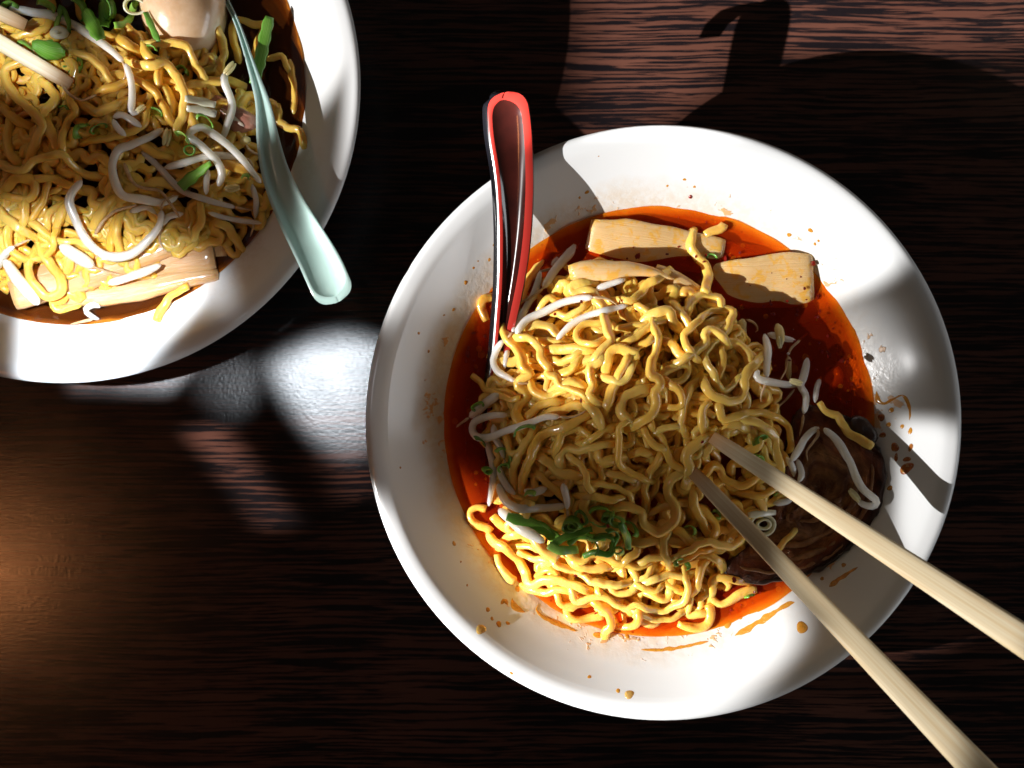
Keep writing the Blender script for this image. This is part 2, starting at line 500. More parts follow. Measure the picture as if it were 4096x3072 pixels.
def mat_pork():
    m, nt, b = new_mat("braised_pork")
    oc = obj_coord(nt)
    sp = nd(nt, 'ShaderNodeSeparateXYZ'); nt.links.new(oc, sp.inputs[0])
    at = nd(nt, 'ShaderNodeAttribute'); at.attribute_name = 'depth'   # 0 at the middle, 1 at the cut edge
    ang = mathn(nt, 'ARCTAN2', mathn(nt, 'ADD', sp.outputs[1], 0.012), mathn(nt, 'ADD', sp.outputs[0], 0.016))
    w = noise(nt, oc, 55, 3, 0.6)
    r = mathn(nt, 'ADD', at.outputs['Fac'], mathn(nt, 'MULTIPLY', mathn(nt, 'SUBTRACT', w, 0.5), 0.42))
    cv = nd(nt, 'ShaderNodeCombineXYZ')
    nt.links.new(mathn(nt, 'MULTIPLY', r, 24.0), cv.inputs[0]); nt.links.new(mathn(nt, 'MULTIPLY', ang, 1.6), cv.inputs[1])
    fib = noise(nt, cv.outputs[0], 1.6, 5, 0.62, 0.25)
    rings = ramp(nt, r, [(0.0, (0.22, 0.072, 0.020)), (0.22, (0.42, 0.185, 0.060)), (0.34, (0.16, 0.042, 0.010)), (0.48, (0.48, 0.22, 0.075)), (0.58, (0.19, 0.042, 0.008)),
                 (0.70, (0.46, 0.165, 0.042)), (0.82, (0.27, 0.052, 0.008)), (0.96, (0.035, 0.010, 0.004))])
    col = mix(nt, ramp(nt, fib, [(0.42, (0, 0, 0)), (0.64, (0.42, 0.42, 0.42))]), rings, (0.050, 0.014, 0.005))
    char = ramp(nt, mathn(nt, 'ADD', r, mathn(nt, 'MULTIPLY', noise(nt, oc, 140, 4, 0.6), 0.25)), [(1.06, (0, 0, 0)), (1.14, (1, 1, 1))])
    col = mix(nt, char, col, (0.010, 0.005, 0.004))
    blot = ramp(nt, noise(nt, oc, 120, 4, 0.65, 0.6), [(0.40, (0.55, 0.55, 0.55)), (0.62, (0, 0, 0))])
    col = mix(nt, blot, col, (0.075, 0.022, 0.008))
    nt.links.new(col, b.inputs['Base Color'])
    b.inputs['Roughness'].default_value = 0.42
    b.inputs['Specular IOR Level'].default_value = 0.25
    b.inputs['Coat Weight'].default_value = 0.22
    b.inputs['Coat Roughness'].default_value = 0.06
    h = mathn(nt, 'ADD', mathn(nt, 'MULTIPLY', fib, 1.2), noise(nt, oc, 320, 4, 0.65))
    bump(nt, h, 0.7, 0.0013, b)
    return m

M = {}
M['table'] = mat_table()
M['bowl_r'] = mat_bowl("white_porcelain_oily", 'red', 3.7)
M['bowl_l'] = mat_bowl("white_porcelain", 'none', 9.1)
M['noodle_r'] = mat_noodle("noodle_yellow", (0.86, 0.47, 0.065), (0.90, 0.54, 0.100), (0.92, 0.60, 0.15))
M['noodle_o'] = mat_noodle("noodle_in_chili_oil", (0.86, 0.40, 0.05), (0.88, 0.46, 0.08), (0.86, 0.52, 0.13))
M['noodle_l'] = mat_noodle("noodle_in_soy_broth", (0.82, 0.44, 0.055), (0.87, 0.51, 0.085), (0.90, 0.58, 0.13))
M['sprout'] = mat_sprout("bean_sprout_white", (0.92, 0.86, 0.76), (0.86, 0.74, 0.58), None)
M['sprout_y'] = mat_sprout("bean_sprout_cotyledon", (0.72, 0.60, 0.28), (0.62, 0.44, 0.18), None)
M['root'] = mat_simple("sprout_root_brown", (0.48, 0.28, 0.13), 0.4, 0.3, (0.3, (1, .7, .4), 0.002), 300, (0.62, 0.45, 0.26))
M['bamboo_r'] = mat_bamboo("bamboo_shoot_oily", (0.72, 0.47, 0.22), (0.82, 0.60, 0.34), 2.3, (0.80, 0.40, 0.03))
M['bamboo_l'] = mat_bamboo("bamboo_shoot_tan", (0.62, 0.33, 0.13), (0.74, 0.45, 0.21), 0, None)
M['scallion'] = mat_scallion()
M['onion'] = mat_simple("scallion_white", (0.66, 0.66, 0.42), 0.25, 0.4, (0.5, (1, 1, .7), 0.003), 160, (0.74, 0.72, 0.55))
M['broth_r'] = mat_broth("chili_broth", [(0.0, (0.92, 0.36, 0.02)), (0.05, (0.86, 0.20, 0.008)), (0.16, (0.50, 0.050, 0.003)), (0.45, (0.28, 0.015, 0.002)), (1.0, (0.17, 0.008, 0.002))], 0.52, (1.0, 0.32, 0.045), (0.30, 0.02, 0.005))
M['broth_l'] = mat_broth("soy_broth", [(0.0, (0.45, 0.15, 0.014)), (0.025, (0.16, 0.040, 0.004)), (0.1, (0.05, 0.012, 0.002)), (1.0, (0.022, 0.006, 0.001))], 0.25, (0.62, 0.25, 0.04), None)
M['chop'] = mat_chopstick()
M['pork'] = mat_pork()
M['char'] = mat_simple("charred_pork_edge", (0.012, 0.006, 0.005), 0.35, 0.4, None, 260, (0.045, 0.017, 0.009), 1.0, 330)
M['pork_pink'] = mat_simple("pink_pork", (0.42, 0.17, 0.12), 0.4, 0.3, (0.3, (1, .5, .4), 0.003), 150, (0.55, 0.27, 0.19), 0.8, 300)
M['pork_layer'] = mat_simple("braised_fat", (0.36, 0.17, 0.062), 0.30, 0.4, (0.3, (1, .6, .3), 0.003), 260, (0.22, 0.085, 0.026), 0.6, 420)
M['pork_fat'] = mat_simple("pork_fat", (0.72, 0.58, 0.46), 0.35, 0.3, (0.4, (1, .8, .6), 0.003))
M['egg'] = mat_simple("marinated_egg", (0.64, 0.40, 0.22), 0.26, 0.7, (0.4, (1, .7, .45), 0.006), 70, (0.78, 0.57, 0.38), 0.16, 320)
M['red'] = mat_simple("red_lacquer", (0.40, 0.030, 0.022), 0.22, 0.5)
M['black'] = mat_simple("black_lacquer", (0.006, 0.006, 0.008), 0.16, 0.6)
M['maroon'] = mat_simple("dark_lacquer_channel", (0.040, 0.007, 0.005), 0.14, 0.8, None, 60, (0.022, 0.005, 0.004))
M['celadon'] = mat_simple("celadon_melamine", (0.46, 0.66, 0.61), 0.20, 0.6, (0.25, (.7, 1, .9), 0.004), 35, (0.50, 0.69, 0.64))
M['flake'] = mat_simple("chili_flake", (0.26, 0.012, 0.006), 0.3, 0.4, None, 400, (0.14, 0.010, 0.005))
M['oil'] = mat_simple("orange_oil", (0.72, 0.29, 0.020), 0.10, 0.5, (0.4, (1, .5, .1), 0.002), 240, (0.76, 0.37, 0.045))
M['oil_pale'] = mat_simple("pale_broth_drop", (0.72, 0.47, 0.15), 0.12, 0.5, (0.4, (1, .6, .2), 0.002))
M['oil_dark'] = mat_simple("dark_chili_drop", (0.30, 0.045, 0.008), 0.06, 0.6, (0.3, (1, .3, .05), 0.002), 500, (0.52, 0.14, 0.012))

for nm in ('oil', 'oil_pale', 'oil_dark'):
    nt_ = M[nm].node_tree
    tr_ = nt_.nodes.new('ShaderNodeBsdfTransparent'); tr_.inputs[0].default_value = (1.0, 0.72, 0.35, 1)
    mx_ = nt_.nodes.new('ShaderNodeMixShader')
    nz_ = noise(nt_, geo_pos(nt_), 330, 3, 0.6)
    nt_.links.new(ramp(nt_, nz_, [(0.3, (0.15, 0.15, 0.15)), (0.7, (0.75, 0.75, 0.75))]), mx_.inputs[0])
    nt_.links.new(nt_.nodes['Principled BSDF'].outputs[0], mx_.inputs[1]); nt_.links.new(tr_.outputs[0], mx_.inputs[2])
    nt_.links.new(mx_.outputs[0], nt_.nodes['Material Output'].inputs['Surface'])

# ------------------------------------------------------------------ object helpers
def mesh_obj(name, verts, faces, mat, parent=None, uvs=None, smooth=True, attr=None):
    me = bpy.data.meshes.new(name)
    me.from_pydata([tuple(v) for v in verts], [], [tuple(int(i) for i in f) for f in faces])
    if uvs is not None:
        ul = me.uv_layers.new(name="UVMap")
        li = np.zeros(len(me.loops), dtype=np.int32)
        me.loops.foreach_get("vertex_index", li)
        ul.data.foreach_set("uv", np.asarray(uvs, dtype=np.float32)[li].ravel())
    if attr is not None:
        a = me.attributes.new(attr[0], 'FLOAT', 'POINT')
        a.data.foreach_set("value", np.asarray(attr[1], dtype=np.float32))
    if smooth:
        me.polygons.foreach_set("use_smooth", [True] * len(me.polygons))
    me.materials.append(mat)
    me.update()
    ob = bpy.data.objects.new(name, me)
    COL.objects.link(ob)
    if parent is not None: ob.parent = parent
    return ob

def tag(o, label, cat, group=None, kind=None):
    o['label'] = label
    if cat: o['category'] = cat
    if group: o['group'] = group
    if kind: o['kind'] = kind
    return o

def empty(name, loc=(0, 0, 0)):
    e = bpy.data.objects.new(name, None)
    e.location = loc
    e.empty_display_size = 0.01
    COL.objects.link(e)
    return e

def origin_to(ob, p):
    """move the mesh origin to world point p"""
    ob.data.transform(Matrix.Translation(-Vector(p)))
    ob.location = p

def catmull(pts, step=0.0014):
    p = np.asarray(pts, float)
    if len(p) == 2:
        p = np.vstack([p[0], (p[0] + p[1]) / 2, p[1]])
    q = np.vstack([2 * p[0] - p[1], p, 2 * p[-1] - p[-2]])
    out = []
    for i in range(1, len(q) - 2):
        p0, p1, p2, p3 = q[i - 1], q[i], q[i + 1], q[i + 2]
        t = np.linspace(0, 1, 12, endpoint=False)[:, None]
        out.append(0.5 * ((2 * p1) + (-p0 + p2) * t + (2 * p0 - 5 * p1 + 4 * p2 - p3) * t ** 2 + (-p0 + 3 * p1 - 3 * p2 + p3) * t ** 3))
    out = np.vstack(out + [p[-1][None]])
    d = np.r_[0, np.cumsum(np.linalg.norm(np.diff(out[:, :2], axis=0), axis=1))]
    n = max(4, int(d[-1] / step) + 1)
    s = np.linspace(0, d[-1], n)
    return np.stack([np.interp(s, d, out[:, k]) for k in range(out.shape[1])], 1)

def gsmooth(a, sigma):
    if sigma <= 0 or len(a) < 3: return a
    k = int(3 * sigma) + 1
    x = np.arange(-k, k + 1)
    w = np.exp(-0.5 * (x / sigma) ** 2); w /= w.sum()
    ap = np.pad(a, k, mode='edge')
    return np.convolve(ap, w, mode='valid')

def frames(P):
    T = np.gradient(P, axis=0)
    T /= np.maximum(np.linalg.norm(T, axis=1, keepdims=True), 1e-9)
    up = np.array([0, 0, 1.0])
    S = np.cross(T, up)
    S /= np.maximum(np.linalg.norm(S, axis=1, keepdims=True), 1e-6)
    N = np.cross(S, T)
    return T, S, N

def sweep(P, sec_fn, nsec, cap=True):
    """sweep a closed section; sec_fn(i, t) -> nsec x 2 (side, up). returns verts, faces, uvs"""
    T, S, N = frames(P)
    n = len(P)
    d = np.r_[0, np.cumsum(np.linalg.norm(np.diff(P, axis=0), axis=1))]
    V, U = [], []
    for i in range(n):
        sec = sec_fn(i, i / (n - 1))
        V.append(P[i] + sec[:, :1] * S[i] + sec[:, 1:] * N[i])
        U.append(np.stack([np.full(nsec, d[i]), sec[:, 0] + 0.37 * sec[:, 1]], 1))
    V = np.vstack(V); U = np.vstack(U)
    F = []
    for i in range(n - 1):
        for j in range(nsec):
            a = i * nsec + j; b2 = i * nsec + (j + 1) % nsec
            F.append((a, b2, b2 + nsec, a + nsec))
    if cap:
        F.append(tuple(range(nsec))[::-1])
        F.append(tuple((n - 1) * nsec + j for j in range(nsec)))
    return V, F, U

def superell(n, e):
    a = np.linspace(0, 2 * np.pi, n, endpoint=False) + np.pi / n
    c, s = np.cos(a), np.sin(a)
    return np.stack([np.sign(c) * np.abs(c) ** e, np.sign(s) * np.abs(s) ** e], 1)

SQ = superell(12, 0.66)
CI = superell(8, 1.0)

def tube(name, P, r, mat, parent=None, sq=False, taper=0.0, wob=0.06, flat=1.0, seed=0):
    base = SQ if sq else CI
    n = len(P)
    lr = np.random.default_rng(seed + 11)
    ph = lr.uniform(0, 6.28, 4)
    tw0, tw1 = lr.uniform(0, 3), lr.uniform(-2.5, 2.5)
    rr = np.ones(n) * r if np.isscalar(r) else np.asarray(r)
    idx = np.arange(n)
    rr = rr * (1 + wob * np.sin(idx * 0.55 + ph[0]) + wob * 0.7 * np.sin(idx * 0.23 + ph[1]))
    t = idx / max(1, n - 1)
    if taper > 0:
        e = np.minimum(1, np.minimum(t, 1 - t) * (n - 1) / taper)
        rr = rr * (0.35 + 0.65 * np.sqrt(np.clip(1 - (1 - e) ** 2, 0, 1)))
    else:
        e = np.minimum(1, (np.minimum(idx, n - 1 - idx) + 0.4) / 1.4)
        rr = rr * (0.82 + 0.18 * e)
    def sec(i, tt):
        a = tw0 + tw1 * tt if sq else 0.0
        c, s = math.cos(a), math.sin(a)
        b2 = base * rr[i]
        b2 = np.stack([b2[:, 0] * (1.14 if sq else 1.06), b2[:, 1] * flat * (0.88 if sq else 0.94)], 1)
        return np.stack([b2[:, 0] * c - b2[:, 1] * s, b2[:, 0] * s + b2[:, 1] * c], 1)
    V, F, U = sweep(P, sec, len(base))
    return mesh_obj(name, V, F, mat, parent, U)

# ------------------------------------------------------------------ tabletop
me_v = [(-1.2, -1.0, 0), (1.2, -1.0, 0), (1.2, 1.0, 0), (-1.2, 1.0, 0), (-1.2, -1.0, -0.03), (1.2, -1.0, -0.03), (1.2, 1.0, -0.03), (-1.2, 1.0, -0.03)]
me_f = [(0, 1, 2, 3), (4, 7, 6, 5), (0, 4, 5, 1), (1, 5, 6, 2), (2, 6, 7, 3), (3, 7, 4, 0)]
table = mesh_obj("tabletop", me_v, me_f, M['table'], smooth=False)
tag(table, "dark brown streaked wood tabletop under both bowls", None, kind='structure')

# ------------------------------------------------------------------ bowls
RB = P2(1434, 913, 0.065); RB.z = 0
LB = P2(133, 183, 0.065); LB.z = 0
INNER = [(0.0, 0.0125), (0.030, 0.0135), (0.050, 0.0180), (0.068, 0.0260), (0.084, 0.0355), (0.0967, 0.0440), (0.108, 0.0520), (0.116, 0.0582), (0.1205, 0.0618)]
_ir = np.array([a for a, b in INNER]); _iz = np.array([b for a, b in INNER])
def inner_z(r):
    return np.interp(r, _ir, _iz)

def smooth_profile(pts, n=6):
    return [tuple(x) for x in catmull(np.array([(a, b, 0) for a, b in pts])[:, :2].repeat(1, 0), 0.0022)] if False else pts

def lathe(name, prof, mat, parent, seg=144):
    p = np.array(prof, float)
    # refine with catmull-rom
    q = np.vstack([2 * p[0] - p[1], p, 2 * p[-1] - p[-2]])
    out = []
    for i in range(1, len(q) - 2):
        for t in np.linspace(0, 1, 4, endpoint=False):
            p0, p1, p2, p3 = q[i - 1], q[i], q[i + 1], q[i + 2]
            out.append(0.5 * ((2 * p1) + (-p0 + p2) * t + (2 * p0 - 5 * p1 + 4 * p2 - p3) * t ** 2 + (-p0 + 3 * p1 - 3 * p2 + p3) * t ** 3))
    out.append(p[-1])
    V, F = [], []
    closed0 = out[0][0] < 1e-6
    if closed0:
        V.append((0, 0, out[0][1])); out = out[1:]
    off = len(V)
    for (r, z) in out:
        for k in range(seg):
            a = 2 * math.pi * k / seg
            V.append((r * math.cos(a), r * math.sin(a), z))
    if closed0:
        for k in range(seg): F.append((0, off + k, off + (k + 1) % seg))
    for i in range(len(out) - 1):
        for k in range(seg):
            a = off + i * seg + k; b2 = off + i * seg + (k + 1) % seg
            F.append((a, a + seg, b2 + seg, b2))
    ob = mesh_obj(name, V, F, mat, parent)
    bm = bmesh.new(); bm.from_mesh(ob.data)
    bmesh.ops.recalc_face_normals(bm, faces=bm.faces)
    bm.to_mesh(ob.data); bm.free()
    return ob

def make_bowl(center, mat, label):
    e = empty("ramen_bowl", center)
    tag(e, label, "bowl", "white ramen bowls on the table")
    lathe("inner_wall", INNER, mat, e)
    lathe("rim", [(0.1205, 0.0618), (0.1228, 0.0634), (0.1252, 0.0644), (0.1276, 0.0649), (0.1293, 0.0643), (0.1300, 0.0630), (0.1290, 0.0605)], mat, e)
    lathe("outer_wall", [(0.1290, 0.0605), (0.1230, 0.0545), (0.108, 0.0425), (0.090, 0.0300), (0.066, 0.0165), (0.050, 0.0105), (0.045, 0.0085)], mat, e)
    lathe("foot_ring", [(0.045, 0.0085), (0.0445, 0.003), (0.043, 0.0003), (0.040, 0.0003), (0.0385, 0.003), (0.0375, 0.0080), (0.020, 0.0078), (0.002, 0.0077)], mat, e)
    return e

bowl_r = make_bowl(RB, M['bowl_r'], "white bowl of red chili broth in the middle of the picture, both chopsticks over it")
bowl_l = make_bowl(LB, M['bowl_l'], "white bowl of brown soy broth cut off by the upper left corner")

def on_bowl(u, v, center, lift=0.0):
    """photograph pixel (4096) -> point on the bowl's inner wall"""
    z = 0.055
    for _ in range(30):
        p = PX(u, v, z)
        r = math.hypot(p.x - center.x, p.y - center.y)
        if r > 0.1205: zz = 0.0618 + min(1, (r - 0.1205) / 0.007) * 0.003
        else: zz = float(inner_z(r))
        z = 0.6 * z + 0.4 * (zz + lift)
    return PX(u, v, z)

# ------------------------------------------------------------------ broth
ZR = 0.0437
ZL = 0.0487
def make_broth(name, center, z, mat, label):
    rmax = float(np.interp(z, _iz, _ir)) + 0.0006
    seg, rings = 160, 44
    V, F, D = [(center.x, center.y, z)], [], [z - 0.0125]
    for i in range(1, rings + 1):
        rr = rmax * (i / rings) ** 0.8
        for k in range(seg):
            a = 2 * math.pi * k / seg
            wob = 0.00016 * math.sin(5 * a + rr * 300) + 0.00012 * math.sin(11 * a - rr * 420)
            edge = max(0, (rr - (rmax - 0.004)) / 0.004)
            tide = edge * (0.0004 * math.sin(7 * a + 1) + 0.0003 * math.sin(17 * a) + 0.00025 * math.sin(31 * a + 2))
            V.append((center.x + rr * math.cos(a), center.y + rr * math.sin(a), z + wob + tide + 0.0007 * edge ** 2))
            D.append(max(0.0, z - float(inner_z(rr))))
    for k in range(seg): F.append((0, 1 + k, 1 + (k + 1) % seg))
    for i in range(rings - 1):
        for k in range(seg):
            a = 1 + i * seg + k; b2 = 1 + i * seg + (k + 1) % seg
            F.append((a, a + seg, b2 + seg, b2))
    ob = mesh_obj(name, V, F, mat, attr=("depth", D))
    tag(ob, label, "broth")
    return ob
make_broth("broth", RB, ZR, M['broth_r'], "red orange chili oil broth in the middle bowl")
make_broth("broth", LB, ZL, M['broth_l'], "dark brown soy broth in the upper left bowl")

# ------------------------------------------------------------------ height field for laying strands on each other
class Heap:
    RES = 0.0006
    def __init__(self, x0, x1, y0, y1, fn):
        self.x0, self.y0 = x0, y0
        self.nx = int((x1 - x0) / self.RES); self.ny = int((y1 - y0) / self.RES)
        xs = x0 + (np.arange(self.nx) + 0.5) * self.RES
        ys = y0 + (np.arange(self.ny) + 0.5) * self.RES
        X, Y = np.meshgrid(xs, ys)
        self.fn = fn
        self.H = fn(X, Y)
    def ij(self, xy):
        i = np.clip(((xy[:, 0] - self.x0) / self.RES).astype(int), 0, self.nx - 1)
        j = np.clip(((xy[:, 1] - self.y0) / self.RES).astype(int), 0, self.ny - 1)
        return i, j
    def get(self, xy, r):
        best = None
        for dx, dy in ((0, 0), (.6, 0), (-.6, 0), (0, .6), (0, -.6)):
            i, j = self.ij(xy + np.array([dx * r, dy * r]))
            h = self.H[j, i]
            best = h if best is None else np.maximum(best, h)
        return best
    def put(self, P, r):
        k = int(r / self.RES) + 1
        off = np.arange(-k, k + 1)
        DX, DY = np.meshgrid(off, off)
        d2 = (DX ** 2 + DY ** 2) * self.RES ** 2
        ok = d2 < r * r
        dz = np.sqrt(np.maximum(0, r * r - d2))
        for p in P:
            i = int((p[0] - self.x0) / self.RES); j = int((p[1] - self.y0) / self.RES)
            if i - k < 0 or j - k < 0 or i + k >= self.nx or j + k >= self.ny: continue
            sub = self.H[j - k:j + k + 1, i - k:i + k + 1]
            np.maximum(sub, np.where(ok, p[2] + dz * 0.9, -1), out=sub)
    def lay(self, xy, r, sink=0.25, sm=3.0, cap=0.012, lift=0.0):
        h = self.get(xy, r) + r * (1 - sink)
        z = gsmooth(h, sm)
        z = np.maximum(z, h - 0.55 * r)
        z = gsmooth(z, 1.6)
        lim = self.fn(xy[:, 0], xy[:, 1]) + cap
        z = np.where(z > lim, lim + (z - lim) * 0.35, z) + lift
        P = np.column_stack([xy, z])
        self.put(P, r)
        return P

def wp(u, v):   # 4096 px -> approximate world xy at heap height
    p = PX(u, v, 0.058)
    return p.x, p.y

def gauss_bumps(center, z0, bumps):
    def fn(X, Y):
        r = np.hypot(X - center.x, Y - center.y)
        H = np.full(np.shape(X), z0, float)
        for (u, v, su, sv, h) in bumps:
            cx, cy = wp(u, v)
            H = H + h * np.exp(-0.5 * (((X - cx) / (su * 1.1e-4)) ** 2 + ((Y - cy) / (sv * 1.1e-4)) ** 2))
        return np.maximum(H, np.interp(r, _ir, _iz))
    return fn

heapR = Heap(RB.x - 0.12, RB.x + 0.12, RB.y - 0.12, RB.y + 0.12,
             gauss_bumps(RB, ZR - 0.0062, [(2560, 1480, 330, 260, 0.018), (2450, 2160, 360, 230, 0.009), (2300, 1780, 300, 250, 0.008), (2850, 1750, 260, 260, 0.007)]))
heapL = Heap(LB.x - 0.03, LB.x + 0.125, LB.y - 0.125, LB.y + 0.08,
             gauss_bumps(LB, ZL - 0.0066, [(200, 500, 520, 420, 0.016), (150, 950, 330, 200, 0.008), (650, 450, 300, 300, 0.006)]))

def in_poly(x, y, poly):
    c = False; n = len(poly); j = n - 1
    for i in range(n):
        xi, yi = poly[i]; xj, yj = poly[j]
        if (yi > y) != (yj > y) and x < (xj - xi) * (y - yi) / (yj - yi) + xi: c = not c
        j = i
    return c

def poly_world(px):
    return [wp(u, v) for u, v in px]

POLY_R = poly_world([(2080, 1130), (2300, 1110), (2480, 1150), (2700, 1200), (2880, 1260), (3060, 1480), (3130, 1700), (3080, 1900), (2960, 2060), (2930, 2260), (2800, 2420), (2520, 2480), (2300, 2400), (2120, 2230), (2050, 2060), (1990, 1800), (1990, 1500)])
POLY_L = poly_world([(-160, 120), (300, 200), (620, 120), (900, 330), (1080, 520), (1060, 800), (900, 930), (640, 980), (420, 1130), (180, 1170), (-160, 1080)])

def wavy_path(poly, length, r):
    xs = [p[0] for p in poly]; ys = [p[1] for p in poly]
    cx, cy = sum(xs) / len(xs), sum(ys) / len(ys)
    for _ in range(200):
        x, y = random.uniform(min(xs), max(xs)), random.uniform(min(ys), max(ys))
        if in_poly(x, y, poly): break
    th = random.uniform(0, 6.28)
    lam = random.uniform(0.009, 0.015); amp = random.uniform(0.55, 1.1); ph = random.uniform(0, 6.28)
    curl = random.gauss(0, 28); step = 0.0014
    pts = []; s = 0.0
    while s < length:
        pts.append((x, y))
        curl += random.gauss(0, 9); curl *= 0.97
        if not in_poly(x, y, poly):
            want = math.atan2(cy - y, cx - x)
            d = (want - th + math.pi) % (2 * math.pi) - math.pi
            th += max(-0.22, min(0.22, d))
        th += curl * step
        h = th + amp * math.sin(2 * math.pi * s / lam + ph)
        x += math.cos(h) * step; y += math.sin(h) * step; s += step
    return np.array(pts)

S3 = 800 / 2212.0
REG = {'R1': (1800, 900, S3), 'R2': (2500, 900, S3), 'R3': (1800, 1400, S3), 'R4': (2400, 1400, S3), 'R5': (1800, 1950, S3), 'R6': (2400, 1950, S3),
       'R7': (2950, 1250, S3), 'R8': (2850, 1750, S3), 'L': (0, 0, 1500 / 2212.0), 'M': (0, 700, 1500 / 2212.0), 'U': (0, 0, 750 / 2212.0),
       'A': (1400, 400, 1600 / 2212.0), 'F': (0, 0, K), 'D': (2600, 1600, 1496 / 2068.0)}
def rp(reg, pts):
    x0, y0, s = REG[reg]
    return [(x0 + s * a, y0 + s * b) for a, b in pts]
def T(*segs):
    out = []
    for reg, pts in zip(segs[::2], segs[1::2]): out += rp(reg, pts)
    return out

def px_to_xy(pts, heap, extra=0.008):
    """pixels -> world xy using the heap's own height under each point"""
    res = []
    for (u, v) in pts:
        z = 0.055
        for _ in range(3):
            p = PX(u, v, z)
            i, j = heap.ij(np.array([[p.x, p.y]]))
            z = float(min(max(heap.H[j[0], i[0]], 0.044) + 0.002, 0.082))
        p = PX(u, v, z)
        res.append((p.x, p.y))
    return np.array(res)

NOODLE_R = 0.00184
nseed = [0]
def dive_ends(xy, ext=0.011):
    """carry a strand on past both visible ends, curling, so that it can go under its neighbours"""
    out = xy
    for _ in range(2):
        out = out[::-1]
        d = out[-1] - out[max(-4, -len(out))]
        th = math.atan2(d[1], d[0]); k = random.uniform(-90, 90)
        add = []
        p = out[-1].copy()
        for s_ in range(int(ext / 0.0014)):
            th += k * 0.0014
            p = p + 0.0014 * np.array([math.cos(th), math.sin(th)])
            add.append(p.copy())
        out = np.vstack([out, np.array(add)])
    return out

def lay_noodle(heap, xy, mat, label, group, r=NOODLE_R, dive=False, **kw):
    nseed[0] += 1
    if dive: xy = dive_ends(xy)
    r = r * random.uniform(0.84, 1.12)
    # crinkle left by the noodle cutter
    lr = np.random.default_rng(nseed[0] * 7 + 1)
    n_ = len(xy)
    tg = np.gradient(xy, axis=0); tg /= np.maximum(np.linalg.norm(tg, axis=1, keepdims=True), 1e-9)
    nr = np.stack([-tg[:, 1], tg[:, 0]], 1)
    ss_ = np.arange(n_) * 0.0014
    cr = 0.00020 * np.sin(ss_ * 2 * np.pi / lr.uniform(.0055, .0085) + lr.uniform(0, 6)) + gsmooth(lr.normal(0, 1, n_), 1.5) * 0.00026
    xy = xy + nr * cr[:, None]
    P = heap.lay(xy, r, **kw)
    P[:, 2] += gsmooth(lr.normal(0, 1, n_), 2.0) * 0.0005
    if dive:
        m_ = int(0.011 / 0.0014)
        ramp_ = np.clip((m_ + 1 - np.arange(n_)) / m_, 0, 1); ramp_ = np.maximum(ramp_, ramp_[::-1])
        P[:, 2] -= 0.0085 * ramp_ ** 1.2
    ob = tube("noodle", P, r, mat, None, sq=True, seed=nseed[0], wob=0.055)
    if group in (GRP_R, GRP_L):
        cy = float(P[:, 1].mean()); cv = 1536 - cy / (HC - 0.06) * FPX
        cu = 2048 + float(P[:, 0].mean()) / (HC - 0.06) * FPX
        if group == GRP_R:
            if cv > 2050: label = "wavy yellow noodle strand in the sunlit lower end of the red bowl's pile"
            elif cv > 1600: label = "wavy noodle strand in the shaded right part of the red bowl's pile near the chopsticks" if cu > 2560 else "wavy noodle strand in the shaded left middle of the red bowl's pile"
            else: label = "wavy yellow noodle strand in the sunlit upper right of the red bowl's pile" if cu > 2560 else "wavy yellow noodle strand in the sunlit upper left of the red bowl's pile"
        else:
            if cv > 680: label = "wavy amber noodle strand low in the corner bowl, above the bamboo strips"
            else: label = "wavy amber noodle strand between egg and green spoon in the corner bowl" if cu > 560 else "wavy amber noodle strand in the shaded left middle of the corner bowl"
    tag(ob, label, "noodle", group)
    return ob

LAB_R = "wavy yellow noodle strand tangled in the noodle pile of the red broth bowl"
GRP_R = "noodles piled in the red broth bowl"
LAB_L = "wavy amber noodle strand tangled in the noodle pile of the brown broth bowl"
GRP_L = "noodles piled in the brown broth bowl"

# bottom layers of each pile: the deepest strands, mostly buried, are one mass in each bowl
def join_mass(obs, label, mat):
    V, F = [], []
    for ob in obs:
        b0 = len(V)
        V += [tuple(v.co) for v in ob.data.vertices]
        F += [tuple(b0 + i for i in p.vertices) for p in ob.data.polygons]
        me = ob.data
        bpy.data.objects.remove(ob); bpy.data.meshes.remove(me)
    m_ = mesh_obj("noodle_mass", V, F, mat)
    tag(m_, label, None, kind='stuff')
deep_r, deep_l = [], []
for k in range(106):
    ob = lay_noodle(heapR, wavy_path(POLY_R, random.uniform(0.07, 0.13), NOODLE_R), M['noodle_r'] if k % 4 or k < 58 else M['noodle_o'], LAB_R, GRP_R, sink=0.45, cap=0.006)
    if k < 58: deep_r.append(ob)
for k in range(90):
    ob = lay_noodle(heapL, wavy_path(POLY_L, random.uniform(0.07, 0.13), NOODLE_R), M['noodle_l'], LAB_L, GRP_L, sink=0.45, cap=0.006)
    if k < 46: deep_l.append(ob)
join_mass(deep_r, "deeper noodles seen through the gaps of the pile in the red broth bowl", M['noodle_r'])
join_mass(deep_l, "deeper noodles seen through the gaps of the pile in the brown broth bowl", M['noodle_l'])

def flat_strand(pts, z, heap=None, r=NOODLE_R):
    xy = catmull([tuple(PX(u, v, z))[:2] for u, v in pts])
    P = np.column_stack([xy, np.full(len(xy), z)])
    if heap: heap.put(P, r)
    return P

